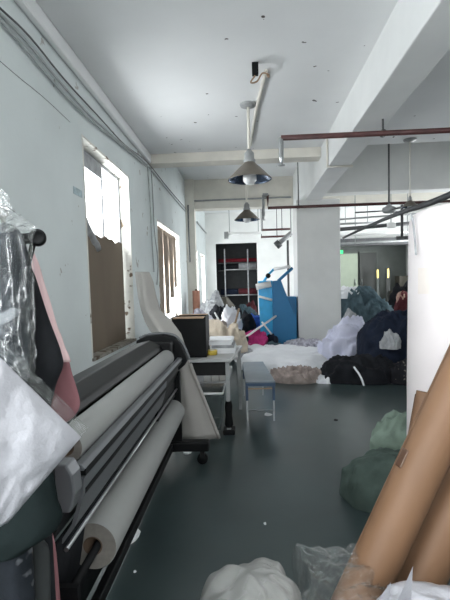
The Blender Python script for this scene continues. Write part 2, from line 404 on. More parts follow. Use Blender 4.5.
# cables on the left wall --------------------------------------------------
def wallpath(pp, off=.02, X=XW): return smooth_path([P(px, py, X=X+off) for px, py in pp], 5)
for k, (pp, r, mm, lab) in enumerate([
    ([(-12, -5), (0, 8), (30, 37), (65, 80), (100, 118), (125, 145), (147, 162), (168, 188), (186, 209), (194, 219)], .008, M_DARKPIPE, 'dark upper cable running along the top of the left wall'),
    ([(-12, 2), (0, 14), (28, 43), (60, 82), (92, 117), (120, 142), (146, 164), (168, 191), (186, 212)], .012, M_CABLE, 'grey middle cable running along the top of the left wall'),
    ([(-12, 8), (0, 20), (25, 48), (55, 84), (85, 115), (115, 140), (146, 166)], .012, M_CABLE, 'grey sagging lower cable on the left wall above the window')]):
    wp = wallpath(pp, .03); wp = [V((wp[0].x, -1.9, wp[0].z-.12)), V((wp[0].x, .9, wp[0].z-.05))]+wp
    tag(obj('wall_cable', MB().tube(wp, r, 8), mm), lab, 'cable', 'cables along the left wall')
tag(obj('wall_cable', MB().tube(wallpath([(147.5, 164), (150, 200), (152, 240), (154, 272)]), .012, 8), M_CABLE), 'left one of two cables dropping down the wall behind the hanging sheet', 'cable', 'cables along the left wall')
tag(obj('wall_cable', MB().tube(wallpath([(151, 166), (153, 200), (154.5, 232), (158, 262), (157, 285)]), .010, 8), M_GREYPIPE), 'right one of two cables dropping down the wall, bowing near its end', 'cable', 'cables along the left wall')
tag(obj('wall_cable', MB().tube(wallpath([(0, 61), (20, 78), (35, 90), (50, 103), (70, 122)], .004), .0035, 6), M_CABLE), 'thin broken stain line low on the left wall left of the window', 'cable', 'cables along the left wall')  # dashed wall stain built as a thin tube
tag(obj('wall_cable', MB().tube(wallpath([(188, 205), (189, 240), (190, 262)], .27), .02, 8), M_DARKPIPE), 'dark cable dropping down the cream pilaster', 'cable', 'cables along the left wall')
tag(obj('wall_cable', MB().tube(wallpath([(197, 222), (206, 233), (211, 240)], .03), .03, 8), M_CABLE), 'grey cable along the wall beyond the cream pilaster', 'cable', 'cables along the left wall')

# ================================================================== CEILING FITTINGS
def pendant(name_label, c, zc, R, zceil, group='pendant lamps', canopy=True):
    """enamel shade, socket, bulb and stem hung from the ceiling"""
    root = thing('pendant_lamp', name_label, 'lamp', (c[0], c[1], zc), group)
    b = (c[0], c[1], zc); H = R*.95
    prof = [(R, 0), (R*1.005, .010), (R*.95, H*.08), (R*.72, H*.33), (R*.47, H*.58), (R*.32, H*.72), (R*.25, H*.82)]
    obj('lamp_shade', MB().lathe(b, prof, 36), M_ALU, root)
    obj('shade_lining', MB().lathe(b, [(r*.97-.002, h_-.004 if h_ > .02 else h_) for r, h_ in prof][::-1], 36), M_ALUIN, root)
    obj('socket', MB().lathe((b[0], b[1], zc+H*.8), [(.001, 0), (R*.26, 0), (R*.28, R*.12), (R*.22, R*.18), (R*.22, R*.42), (R*.15, R*.5), (R*.09, R*.6), (.001, R*.62)], 24), M_GREYPIPE, root)
    obj('bulb', MB().lathe((b[0], b[1], zc-.005), [(.001, -R*.22), (R*.18, -R*.18), (R*.31, -R*.02), (R*.31, R*.18), (R*.26, R*.36), (R*.13, R*.55), (R*.11, R*.8)], 24), M_BULB, root)
    obj('stem', MB().tube([(b[0], b[1], zc+H*.8+R*.6), (b[0], b[1], zceil)], min(.02, R*.07), 10), M_CREAM, root)
    if canopy: obj('ceiling_plate', MB().lathe((b[0], b[1], zceil-.03), [(.001, -.015), (.10, 0), (.11, .02), (.11, .03)], 24), M_GREYPIPE, root)
    return root
l1 = P(248, 104, Z=HC)
pb = P(247.5, 180, Y=l1.y)
pendant('nearest grey cone pendant lamp with clear bulb on a cream stem', (l1.x, l1.y), pb.z, 21.5/F0*l1.y, HC)
p2 = P(247, 220, Y=9.7)
pendant('smaller cone pendant lamp seen below and beyond the nearest one', (p2.x, p2.y), p2.z, 12.5/F0*9.7, HC2)
p3 = P(410, 207, Y=7.9)
pendant('pendant lamp on a long thin rod beside the tall white roll', (p3.x, p3.y), p3.z, .14, HC)
# ceiling conduit to lamp one
z = HC-.02
pts = [P(266, 71, Z=z), P(256, 110, Z=z), P(250.5, 145, Z=z)]
root = thing('ceiling_conduit', 'cream conduit with a curled end on the ceiling above the nearest lamp', 'conduit', pts[0])
obj('conduit', MB().tube(pts, .022, 10), M_CREAM, root)
q = P(255, 63, Z=HC)
obj('black_plug', MB().box(q.x-.035, q.x+.035, q.y-.03, q.y+.03, HC-.13, HC), M_BLACK, root, .006)
obj('wire', MB().tube(smooth_path([(q.x, q.y, HC-.13), (q.x-.05, q.y+.03, HC-.19), (q.x+.02, q.y+.08, HC-.16), (q.x+.08, q.y+.05, HC-.09), pts[0]+V((.03, -.02, -.05)), pts[0]+V((.03, .06, -.04)), pts[0]]), .009, 8), M_WOOD, root)
# red sprinkler pipes
def pipe(pts, r, m_, label, drops=(), hangers=(), cat='pipe', group=None):
    root = thing('sprinkler_pipe', label, cat, pts[0], group)
    obj('pipe_run', MB().tube(pts, r, 12), m_, root)
    for a, b in drops:
        obj('drop', MB().tube([a, b], r*.9, 10), M_GREYPIPE, root)
        obj('sprinkler_head', MB().lathe(b-V((0, 0, .09)), [(.001, 0), (r*1.4, .0), (r*1.4, .008), (r*.4, .02), (r*.6, .05), (r*.9, .09)], 14), M_STEEL, root)
    for a, b in hangers:
        obj('hanger_rod', MB().tube([a, b], .012, 8), M_DARKPIPE, root)
        obj('hanger_clamp', MB().lathe(b-V((0, .02, 0)), [(r*1.35, 0), (r*1.35, .04)], 14, axis=(0, 1, 0)), M_DARKPIPE, root)
    return root
Y1 = 5.4
A = P(281, 138, Y=Y1); B = P(470, 133.5, Y=Y1)
zA = A.z
hx = P(383, 134, Y=Y1)
pipe([(A.x, Y1, zA), (B.x+2.5, Y1, zA)], .032, M_REDPIPE, 'near dark red sprinkler pipe crossing under the white beam', [(V((A.x, Y1, zA)), V((A.x, Y1, P(281, 158, Y=Y1).z)))],
     [(V((hx.x, Y1, 3.40)), V((hx.x, Y1, zA)))])
Y2 = 9.7
A = P(268, 208, Y=Y2); B = P(450, 203, Y=Y2)
hx = P(298.5, 208, Y=Y2)
RP2 = pipe([(A.x, Y2, P(265, 195, Y=Y2).z), (A.x, Y2, A.z), (B.x+1.5, Y2, A.z)], .032, M_REDPIPE, 'second dark red pipe passing in front of the white column',
     [(V((A.x-.10, Y2, P(265, 195, Y=Y2).z)), V((A.x-.10, Y2, P(265, 216, Y=Y2).z)))], [(V((hx.x, Y2, HC2)), V((hx.x, Y2, A.z)))])
obj('elbow', MB().tube([(A.x-.11, Y2, P(265, 195, Y=Y2).z), (A.x+.01, Y2, P(265, 195, Y=Y2).z)], .04, 10), M_GREYPIPE, RP2)
for yy, x0, x1, py, hpx, lab in [(14.5, 262, 291, 230, 282, 'thin red pipe beyond the second lamp left of the column'), (15.5, 261, 291, 237, 277, 'lowest thin red pipe above the blue machine')]:
    a = P(x0, py, Y=yy); b = P(x1, py-.8, Y=yy); hh = P(hpx, py, Y=yy)
    pipe([(a.x, yy, a.z), (b.x, yy, a.z)], .035, M_REDPIPE, lab, [], [(V((hh.x, yy, HC2)), V((hh.x, yy, a.z))), (V((a.x+.02, yy, HC2)), V((a.x+.02, yy, a.z)))])
a = P(276, 246, Y=13.9); b = P(291, 233, Y=13.9)
root = thing('ceiling_bracket_fan', 'grey slanting wall fan arm left of the column top', 'fan', a)
obj('arm', MB().tube([a, b], .07, 10), M_GREYPIPE, root); obj('motor', MB().tube([a, a+(b-a)*.25], .12, 12), M_DARKPIPE, root)
obj('hanger', MB().tube([b, (b.x, b.y, HC2)], .02, 8), M_GREYPIPE, root)
# fluorescent tube lamp
a = P(226, 234, Y=15); b = P(262, 232.5, Y=15)
root = thing('fluorescent_lamp', 'long white tube lamp hanging before the dark shelves', 'lamp', a)
obj('tube', MB().tube([(a.x, 15, a.z), (b.x, 15, a.z)], .05, 12), M_WHITEPL, root)
obj('end_box', MB().box(a.x-.06, a.x+.08, 14.93, 15.07, a.z-.16, a.z+.07), M_GREYPIPE, root)
for fx in (.1, .9): obj('hanger', MB().tube([(a.x+(b.x-a.x)*fx, 15, a.z), (a.x+(b.x-a.x)*fx, 15, HC2)], .012, 6), M_GREYPIPE, root)
# ceiling fan in the right bay
c = P(389, 209, Y=8.6); root = thing('ceiling_fan', 'grey ceiling fan on a long rod in the right bay', 'fan', c)
obj('rod', MB().tube([(c.x, c.y, c.z), (c.x, c.y, HC2)], .018, 8), M_DARKPIPE, root)
obj('canopy', MB().lathe((c.x, c.y, HC2-.07), [(.02, 0), (.07, .03), (.07, .07)], 16), M_DARKPIPE, root)
obj('motor', MB().lathe((c.x, c.y, c.z-.08), [(.001, 0), (.10, .01), (.13, .05), (.12, .10), (.05, .14), (.03, .17)], 20), M_GREYPIPE, root)
for k in range(3):
    a = math.radians(172+120*k); d = V((math.cos(a), math.sin(a), 0)); n_ = V((-d.y, d.x, 0))
    b0 = V((c.x, c.y, c.z-.03))
    q = [b0+d*.10-n_*.03, b0+d*.25-n_*.075, b0+d*.62-n_*.07, b0+d*.62+n_*.07, b0+d*.25+n_*.06, b0+d*.10+n_*.03]
    obj('blade', MB().hexa([p-V((0, 0, .004)) for p in q], [p+V((0, 0, .004)) for p in q]), M_DARKPIPE, root)
# cable bundle sagging at right
pts = smooth_path([P(470, 186, Y=6.6), P(440, 199, Y=6.8), P(418, 207, Y=7.1), P(405, 211, Y=7.4), P(385, 219, Y=8.2), P(362, 229, Y=9.2), P(343, 238, Y=10.2)], 6)
tag(obj('cable_bundle', MB().tube(pts, [.055-.032*i/(len(pts)-1) for i in range(len(pts))], 8), M_DARKPIPE), 'thick dark cable bundle sagging past the top of the white roll', 'cable')
def hline(x0, y0, x1, y1, Y, r, m_, name, label, cat, group):
    a = P(x0, y0, Y=Y); b = P(x1, y1, Y=Y)
    root = thing(name, label, cat, a, group)
    obj('pipe_run', MB().tube([a, b], r, 8), m_, root)
    for t in (.2, .8):
        q = a+(b-a)*t; obj('hanger_rod', MB().tube([q, (q.x, q.y, HC2 if Y > 8.1 else HC)], .01, 6), M_GREYPIPE, root)
G = 'service pipes in the right bay'
hline(338, 229.5, 425, 222, 12.0, .05, M_DARKPIPE, 'service_pipe', 'dark level service pipe right of the column below the fan', 'pipe', G)
hline(338, 219.5, 425, 213, 11.6, .022, M_GREYPIPE, 'service_pipe', 'thin grey service pipe just below the ceiling fan blades', 'pipe', G)
hline(338, 236, 425, 231, 14.5, .03, M_WHITEPL, 'service_pipe', 'pale service pipe just above the dark lintel', 'pipe', G)
hline(338, 244, 425, 239.5, 17.5, .04, M_GREYPIPE, 'service_pipe', 'grey pipe along the dark lintel over the back room', 'pipe', G)
hline(338, 224, 375, 222.5, 13.6, .03, M_GREYPIPE, 'service_pipe', 'short grey service pipe nearest the column edge', 'pipe', G)
a = P(391, 225, Y=11.8)
root = thing('floodlight', 'small white floodlight among the pipes right of the column', 'lamp', a)
obj('housing', MB().box(a.x-.1, a.x+.1, 11.7, 11.85, a.z-.08, a.z+.06), M_WHITEPL, root, .02); obj('bracket', MB().tube([a, (a.x, a.y, HC2)], .012, 6), M_GREYPIPE, root)
a = P(402, 238, Y=9.7)
obj('drop', MB().tube([a, V((a.x, a.y, P(402, 205, Y=9.7).z))], .03, 8), M_DARKPIPE, RP2); obj('end_tee', MB().tube([a-V((.12, 0, 0)), a+V((.12, 0, 0))], .04, 8), M_DARKPIPE, RP2)
# conduits lying over the beam
root = thing('beam_conduit', 'cream conduit bent around the white ceiling beam', 'conduit', (1.33, 7.0, 3.4))
obj('conduit', MB().tube([(1.34, 7.4, 3.9), (1.34, 7.4, 3.385), (1.75, 7.4, 3.385)], .02, 8), M_CREAM, root)

# ================================================================== WIDE PRINTER AND ITS ROLLS
YN, YE = 1.31, 3.64
root = thing('wide_format_printer', 'long charcoal wide-format printer on castors along the left wall', 'printer', (-.68, 2.5, 0))
PRN = root
obj('top_cover', MB().prism_y([(-.93, 1.05), (-.80, 1.078), (-.715, 1.035), (-.70, 1.00), (-.72, .985), (-.93, .96)][::-1], YN, YE-.16), M_GREYPL, root, .008)
obj('carriage_bay', MB().prism_y([(-.93, .97), (-.745, .985), (-.745, .86), (-.93, .86)][::-1], YN+.02, YE-.02), M_BLACK, root, .006)
obj('carriage_rail', MB().tube([(-.735, YN, .985), (-.735, YE, .985)], .008, 8), M_STEEL, root)
obj('lower_body', MB().prism_y([(-.90, .86), (-.60, .865), (-.60, .80), (-.64, .70), (-.90, .70)][::-1], YN+.02, YE-.02), M_GREYPL, root, .006)
obj('front_rail', MB().prism_y([(-.60, .915), (-.572, .915), (-.560, .90), (-.566, .893), (-.60, .893)][::-1], YN+.10, YE-.03), M_SILVER, root, .003)
obj('front_strip', MB().prism_y([(-.60, .893), (-.566, .893), (-.566, .868), (-.60, .868)][::-1], YN+.12, YE-.03), M_BLACK, root, .002)
obj('front_apron', MB().prism_y([(-.578, .868), (-.566, .868), (-.572, .80), (-.605, .70), (-.65, .64), (-.66, .645), (-.615, .71), (-.585, .80)][::-1], YN+.1, 2.92), M_SILVER, root)
obj('apron_slot', MB().prism_y([(-.5735, .826), (-.5665, .827), (-.5705, .806), (-.5775, .805)][::-1], YN+.12, 2.92), M_BLACK, root)
for yy, n_ in ((YN, 0), (YE-.02, 1)):
    obj('side_panel', MB().prism_y([(-.95, .80), (-.95, 1.06), (-.86, 1.10), (-.72, 1.105), (-.63, 1.085), (-.57, 1.02), (-.535, .94), (-.52, .885), (-.545, .845), (-.60, .80)] if n_ else [(-.95, .80), (-.95, 1.06), (-.86, 1.08), (-.73, 1.05), (-.65, .98), (-.62, .80)], yy, yy+(.05 if n_ == 0 else .06)), M_BLACK, root, .012)
# silver trim around the far side panel
trim = [(-.93, 1.075), (-.86, 1.105), (-.72, 1.112), (-.625, 1.09), (-.565, 1.025), (-.528, .94), (-.513, .885)]
obj('edge_trim', MB().tube([(x, YE+.03, z) for x, z in smooth_path([(x, 0, z) for x, z in trim], 4) for _ in [0]] if False else [V((p.x, YE+.03, p.z)) for p in smooth_path([(x, 0, z) for x, z in trim], 4)], .011, 8), M_SILVER, root)
obj('carriage', MB().box(-.86, -.63, YE-.17, YE-.01, .93, 1.055), M_BLACK, root, .015)
obj('end_housing', MB().box(-.86, -.632, 2.92, YE-.02, .585, .862), M_BLACK, root, .006)
obj('near_bracket', MB().prism_y([(-.62, .955), (-.58, .955), (-.563, .92), (-.558, .86), (-.575, .80), (-.62, .80)][::-1], YN+.0, YN+.07), M_SILVER, root, .006)
for i, yy in enumerate((YN+.0, YE-.04)):
    lg = obj('leg', MB().box(-.82, -.585-.06*(i == 0), yy, yy+.04, .20, .80), M_BLACK, root, .008)
    ft = obj('foot', MB().box(-1.02, -.36, yy-.02, yy+.08, .115, .20), M_BLACK, root, .015)
    for xx in (-.97, -.42):
        cs = obj('castor', MB().lathe((xx, yy+.01, .045), [(.001, 0), (.045, 0), (.045, .04), (.001, .04)], 18, axis=(0, 1, 0)), M_BLACK, ft)
        obj('castor_fork', MB().box(xx-.02, xx+.02, yy+.0, yy+.06, .07, .118), M_GREYPL, ft)
obj('cross_bar', MB().box(-.70, -.66, YN+.05, YE-.04, .13, .19), M_BLACK, root, .006)
obj('cross_bar', MB().box(-.84, -.78, YN+.05, YE-.04, .30, .40), M_BLACK, root, .006)
obj('catch_basket', MB().prism_y([(-.665, .66), (-.71, .45), (-.78, .12), (-.76, .11), (-.69, .44), (-.65, .66)], YN+.06, YE-.06, True), M_BLACKCLOTH, root)
obj('tension_bar', MB().tube([(-.617, YN+.05, .650), (-.617, YE-.02, .650)], .008, 10), M_STEEL, root)
obj('take_up_spindle', MB().tube([(-.626, YN+.05, .478), (-.626, YE-.02, .478)], .016, 12), M_BLACK, root)
for yy in (YN+.06, YE-.06): obj('spindle_bracket', MB().box(-.66, -.585, yy-.012, yy+.012, .43, .52), M_BLACK, root)
# the two rolls
def paper_roll(c, ra, rc, y0, y1, label):
    root = thing('paper_roll', label, 'paper roll', (c[0], (y0+y1)/2, c[1]), 'paper rolls on the printer')
    b = (c[0], y0, c[1])
    L_ = y1-y0
    obj('paper', MB().lathe(b, [(ra-.003, 0), (ra, .004), (ra, L_-.004), (ra-.003, L_)], 48, axis=(0, 1, 0)), M_PAPER, root)
    for pr in ([(ra-.003, 0), (rc, .001)], [(rc, L_-.001), (ra-.003, L_)]):
        obj('paper_edge', MB().lathe(b, pr, 48, axis=(0, 1, 0), smooth=False), M_PAPEREND, root)
    obj('core_tube', MB().lathe(b, [(rc, .001), (rc-.006, .001), (rc-.006, L_-.001), (rc, L_-.001)], 32, axis=(0, 1, 0)), M_CORE, root)
paper_roll((-.640, .484), .097, .039, 1.65, 3.52, 'big white paper roll on the take-up spindle low on the printer')
paper_roll((-.662, .940), .062, .030, 1.50, 3.44, 'slimmer white paper roll lying under the printer cover')
# tall grey sheet hung over the far end of the printer
rows = []
def sheet_row(l, r_, py, Yl, Yr, n=14, bow=0.0):
    a = P(l, py, Y=Yl); b = P(r_, py, Y=Yr)
    return [a+(b-a)*(k/n)+V((0, -bow*math.sin(math.pi*k/n), .0)) for k in range(n+1)]
spec = [(135, 149, 272, 4.02, 4.06, .02), (136, 153, 282, 4.0, 4.07, .04), (138, 156, 296, 3.98, 4.08, .06), (141, 160, 310, 3.95, 4.06, .08),
        (145, 172, 322, 3.92, 4.0, .08), (152, 181, 334, 3.88, 3.92, .06), (163, 185, 346, 3.84, 3.86, .03), (172, 188, 358, 3.82, 3.84, .01),
        (176, 192, 370, 3.83, 3.86, .02), (177, 201, 392, 3.86, 3.9, .04), (178, 210, 415, 3.88, 3.94, .05), (179, 219, 438, 3.9, 3.98, .06)]
for a in range(len(spec)-1):
    for t in range(4):
        s = [spec[a][i]+(spec[a+1][i]-spec[a][i])*t/4 for i in range(6)]
        rows.append(sheet_row(s[0], s[1], s[2], s[3], s[4], 18, s[5]))
rows.append(sheet_row(*spec[-1][:5], 18, spec[-1][5]))
for i, row in enumerate(rows):      # soft lengthwise folds
    for j, p in enumerate(row):
        p.y += .012*math.sin(j*.45+i*.03)+.008*noise.noise(V((j*.3, i*.12, 2)))
o = obj('hanging_sheet', MB().grid(rows), M_TRACING, None, solid=.006)
tag(o, 'large grey sheet draped over the far end of the printer down to floor', 'sheet')
e = [rows[i][-1] for i in range(30, len(rows))]
obj('rolled_edge', MB().tube(e, .018, 8), M_TRACING, o)

# ================================================================== CLOTHES RACK (left foreground)
YK = 1.12
kb = P(40, 238, Y=YK)
root = thing('clothes_rack', 'black metal clothes rack with a round end cap behind the bagged garments', 'rack', (kb.x, YK, 0))
e_ = V((kb.x-.62, YK-.03, kb.z-.01))
obj('upright', MB().tube([(kb.x-.06, YK+.05, .05), (kb.x-.06, YK+.05, kb.z-.06), (kb.x-.012, YK-.005, kb.z)], .008, 10), M_BLACK, root)
obj('rail', MB().tube([kb, e_], .014, 12), M_BLACK, root)
obj('end_cap', MB().lathe(kb+V((.004, -.022, 0)), [(.001, 0), (.013, .0), (.016, -.003), (.021, .002), (.021, .032), (.001, .036)], 24, axis=(-.45, 1, 0)), M_BLACK, root)
obj('upright', MB().tube([(e_.x, e_.y, .05), e_], .010, 10), M_BLACK, root)
obj('base_bar', MB().tube([(kb.x-.06, YK+.05, .05), (e_.x, e_.y, .05)], .012, 10), M_BLACK, root)
for q in ((kb.x-.06, YK+.05), (e_.x, e_.y)): obj('foot_bar', MB().box(q[0]-.03, q[0]+.03, q[1]-.2, q[1]+.2, 0, .05), M_BLACK, root, .01)
def garment(name, rows_px, Y, t, material, label, seed=0, nf=7, amp=.5, left=-1.02, cat='garment', parent=None, group='clothes on the rack', z_end=None, yaw=.12):
    """flattened hanging garment: right edge given down its height, folds run lengthwise"""
    mb = MB(); R = []
    pr = [P(px, py, Y=Y) for px, py in rows_px]
    if z_end is not None: pr.append(V((pr[-1].x, Y, z_end)))
    pr = smooth_path(pr, 5); n = 56
    for i, p in enumerate(pr):
        v = i/(len(pr)-1)
        xl = left if not callable(left) else left(v)
        cx, hw = (xl+p.x)/2, (p.x-xl)/2
        tt = t*(.45+.75*min(1, v*1.6))
        if i == 0: tt *= .5
        row = []
        for k in range(n):
            a = 2*math.pi*k/n; ca, sa = math.cos(a), math.sin(a)
            u = ca
            fo = amp*1.5*math.sin(u*nf*2.2+seed+1.5*noise.noise(V((u*2, v*2, seed))))*min(1, v*2+.2)*(1-abs(u)**6)
            x = cx+hw*(abs(ca)**.8*(1 if ca > 0 else -1))
            y = Y+tt*sa*(1+.45*fo)+tt*.35*fo+yaw*(cx+hw-x)*-1*0
            z = p.z+.012*noise.noise(V((u*3, v*6, seed+2)))
            row.append((x, y, z))
        R.append(row)
    mb.grid(R, True, True); o = len(mb.v)
    mb.f += [tuple(range(n))[::-1], tuple(range(o-n, o))]; mb.sm += [False, False]
    ob = obj(name, mb, material, parent)
    if label: tag(ob, label, cat, group)
    return ob
def hanger(par, x, Y, z):
    obj('hanger_hook', MB().tube(smooth_path([(x, Y, z-.02), (x, Y, z+.03), (x+.012, Y, z+.055), (x-.006, Y, z+.068)]), .003, 6), M_STEEL, par)
g1 = garment('coat', [(30, 300), (50, 330), (66, 352), (72, 372), (80, 402), (75, 416), (60, 430), (49, 470), (49, 520), (55, 545), (60, 600)], 1.255, .035, M_ROSE, 'dusty rose coat at the far end of the clothes rack', 1, z_end=.32)
g2 = garment('jacket', [(32, 252), (38, 262), (46, 290), (57, 325), (65, 348), (70.5, 362)], 1.195, .035, M_PINK, 'light pink jacket showing just right of the black coat', 2, amp=.2, left=-.72)
g3 = garment('coat', [(27, 258), (36, 280), (44, 303), (54, 332), (61, 352), (63, 366), (56, 385), (50, 410), (48, 440), (50, 500)], 1.115, .045, M_BLACKCLOTH, 'black coat in the middle of the clothes rack left of the pink jacket', 3, z_end=.42)
g4 = garment('dress', [(14, 225), (24, 240), (29, 262), (30, 300), (30, 340), (28, 420), (30, 520)], 1.015, .045, M_PRINT, 'dark printed dress under clear plastic cover on the rack', 4, z_end=.35, left=-.98)
for g in (g3, g4):
    pass
# film over the printed dress
def film_sheet(name, corners, n, m, material, label, amp, seed, thick=.0015, parent=None, cat='plastic cover'):
    tl, tr, bl, br = [V(c) for c in corners]
    rows = []
    nrm = (tr-tl).cross(bl-tl).normalized()
    for i in range(n+1):
        v = i/n; row = []
        for j in range(m+1):
            u = j/m
            p = tl*(1-u)*(1-v)+tr*u*(1-v)+bl*(1-u)*v+br*u*v
            sc_ = 9
            d = amp*(ridge(u*2+seed, v*2, seed, 2.2)+.6*ridge(u*2, v*2+seed, seed+2, 5))
            e = amp*.5*noise.noise(V((u*6, v*6, seed)))
            row.append(p+nrm*d+V((e, 0, e))*(1 if i in (0, n) or j in (0, m) else .3))
        rows.append(row)
    o = obj(name, MB().grid(rows), material, parent, solid=thick)
    if label: tag(o, label, cat)
    return o
yy = .93
root = thing('garment_cover', 'clear crinkled plastic cover over the dark dress at far left', 'plastic cover', (-.75, yy, .9))
film_sheet('front_film', (P(-25, 205, Y=yy), P(31, 226, Y=yy), P(-25, 400, Y=yy), P(33, 372, Y=yy)), 40, 26, M_FILM, None, .012, 1, parent=root)
film_sheet('shoulder_flap', (P(-20, 190, Y=yy+.06), P(10, 204, Y=yy+.06), P(-20, 230, Y=yy-.03), P(37, 226, Y=yy-.01)), 22, 22, M_FILMD, None, .009, 3, parent=root)
film_sheet('neck_twist', (P(-12, 184, Y=yy+.03), P(4, 190, Y=yy+.02), P(-12, 215, Y=yy), P(9, 213, Y=yy)), 14, 12, M_FILMD, None, .01, 6, parent=root)
# white garment in a poly bag, lying aslant across the rack
def slab(corner_px, Y, t, n=22, amp=.012, seed=0):
    """puffy flat packet through four photo corners (tl,tr,br,bl), given depth per corner"""
    c = [P(px, py, Y=yy_) for (px, py, yy_) in corner_px]
    mb = MB(); nrm = (c[1]-c[0]).cross(c[3]-c[0]).normalized()
    fr, bk = [], []
    for i in range(n+1):
        v = i/n; f_, b_ = [], []
        for j in range(n+1):
            u = j/n; p = c[0]*(1-u)*(1-v)+c[1]*u*(1-v)+c[3]*(1-u)*v+c[2]*u*v
            e = (max(0, 1-abs(2*u-1)**4)*max(0, 1-abs(2*v-1)**4))**.5
            d = t*.5*e+amp*e*(ridge(u*1.5, v*1.5, seed, 2.3)*.7+.4*ridge(u, v, seed+4, 6))
            f_.append(p-nrm*(d+.002)); b_.append(p+nrm*(t*.5*e+.002))
        fr.append(f_); bk.append(b_)
    mb.grid(fr); mb.grid([r[::-1] for r in bk])
    loop = lambda g: g[0]+[r[-1] for r in g[1:-1]]+g[-1][::-1]+[r[0] for r in g[1:-1]][::-1]
    mb.grid([loop(fr), loop(bk)], False, True)
    return mb
root = thing('bagged_garment', 'folded white garment in clear poly bag hung aslant at left foreground', 'garment', P(20, 440, Y=.82), 'clothes on the rack')
obj('white_garment', slab([(-12, 346, .80), (81, 437, .89), (8, 522, .84), (-70, 560, .76)], .82, .035), M_POLY, root)
film_sheet('bag_edge', (P(-14, 324, Y=.81), P(90, 428, Y=.90), P(-14, 348, Y=.805), P(80, 440, Y=.89)), 10, 50, M_FILMD, None, .006, 5, parent=root)
# dark green-black piece below
g5 = garment('blouse', [(40, 440), (52, 468), (58, 500), (62, 519), (46, 538), (26, 552), (8, 556)], .965, .035, M_GREENBLACK, 'green-black satin blouse hanging below the white bagged garment', 5, left=-.92, amp=.4)
g6 = garment('skirt', [(20, 535), (46, 545), (50, 570), (50, 605), (51, 650)], 1.065, .03, M_GREYSHEER, 'sheer grey skirt hanging lowest beside the rack upright', 6, left=-.8, amp=.7, z_end=.30)

# ================================================================== TABLE, BENCHES AND WHAT IS ON THEM
YT = 4.32
tr = P(231, 359, Y=YT); tz = tr.z; tx1 = tr.x; tx0 = P(183, 360, Y=YT).x-.15; tyb = 5.15
root = thing('work_table', 'grey work table with metal legs beyond the printer', 'table', ((tx0+tx1)/2, 4.7, 0))
tyb = 5.3; txb = tx1+.10
tq = [V((tx0, YT, tz)), V((tx1, YT, tz)), V((txb, tyb, tz)), V((tx0+.1, tyb, tz))]
obj('tabletop', MB().hexa([p-V((0, 0, .03)) for p in tq], tq), M_TABLE, root, .004)
for (xx, yy_) in ((tx1-.06, YT+.03), (txb-.06, tyb-.07), (tx0+.03, YT+.03), (tx0+.13, tyb-.07)):
    lg = obj('leg', MB().box(xx, xx+.04, yy_, yy_+.04, .0, tz-.03), M_GREYPIPE, root, .003)
    if xx > tx0+.2 and yy_ < YT+.1:
        obj('leg_wrap', MB().lathe((xx+.02, yy_+.02, .07), [(.03, 0), (.045, .03), (.034, .12), (.04, .22), (.03, .27)], 12), M_BLACK, lg)
        obj('leg_foot', MB().box(xx-.04, xx+.08, yy_-.03, yy_+.12, 0, .05), M_BLACK, lg, .01)
obj('apron', MB().box(tx0+.07, tx1-.06, YT+.04, YT+.06, tz-.17, tz-.03), M_GREYPL, root)
obj('lower_shelf', MB().box(tx0+.05, tx1-.03, YT+.08, tyb-.05, tz-.26, tz-.24), M_STEEL, root)
mb = MB()
for k in range(7): mb.tube([(tx0+.1+k*.08, YT+.07, tz-.24), (tx0+.1+k*.08, YT+.07, tz-.05)], .004, 6)
tag(obj('wire_rack', mb.tube([(tx0+.08, YT+.07, tz-.05), (tx0+.62, YT+.07, tz-.05)], .005, 6), M_STEEL), 'wire rack standing on the shelf under the work table', 'rack')
# smoky bin below
bx0, bx1 = tx0+.10, tx1-.1
root = thing('storage_bin', 'smoky grey plastic bin on the floor under the work table', 'bin', ((bx0+bx1)/2, 4.7, 0))
obj('bin_body', MB().hexa([(bx0+.03, 4.46, .0), (bx1-.03, 4.46, .0), (bx1-.03, 4.95, .0), (bx0+.03, 4.95, .0)], [(bx0, 4.43, .40), (bx1, 4.43, .40), (bx1, 4.98, .40), (bx0, 4.98, .40)]), M_BIN, root, .02)
obj('bin_rim', MB().tube([(bx0, 4.43, .40), (bx1, 4.43, .40), (bx1, 4.98, .40), (bx0, 4.98, .40), (bx0, 4.43, .40)], .012, 8), M_WHITEPL, root)
# open black carton on the table
a = P(173, 358, Y=4.45); b = P(205.5, 317, Y=4.45)
cx0, cx1, cz = a.x, b.x, b.z
root = thing('carton', 'open black carton with brown inside on the work table', 'box', ((cx0+cx1)/2, 4.6, tz))
t_ = .012
obj('carton_wall', MB().box(cx0, cx1, 4.45, 4.45+t_, tz, cz).box(cx0, cx1, 4.82-t_, 4.82, tz, cz).box(cx0, cx0+t_, 4.45+t_, 4.82-t_, tz, cz).box(cx1-t_, cx1, 4.45+t_, 4.82-t_, tz, cz).box(cx0, cx1, 4.45, 4.82, tz+.001, tz+.01), M_BLACK, root)
for s in ((cx0, cx1, 4.40, 4.462), (cx0, cx1, 4.81, 4.87)):
    obj('flap', MB().hexa([(s[0]+.02, s[2], cz-.01 if s[2] < 4.5 else cz), (s[1]-.02, s[2], cz-.01 if s[2] < 4.5 else cz), (s[1]-.01, s[3], cz), (s[0]+.01, s[3], cz)], [(s[0]+.02, s[2], cz+.004), (s[1]-.02, s[2], cz+.004), (s[1]-.01, s[3], cz+.008), (s[0]+.01, s[3], cz+.008)]), M_WOOD, root)
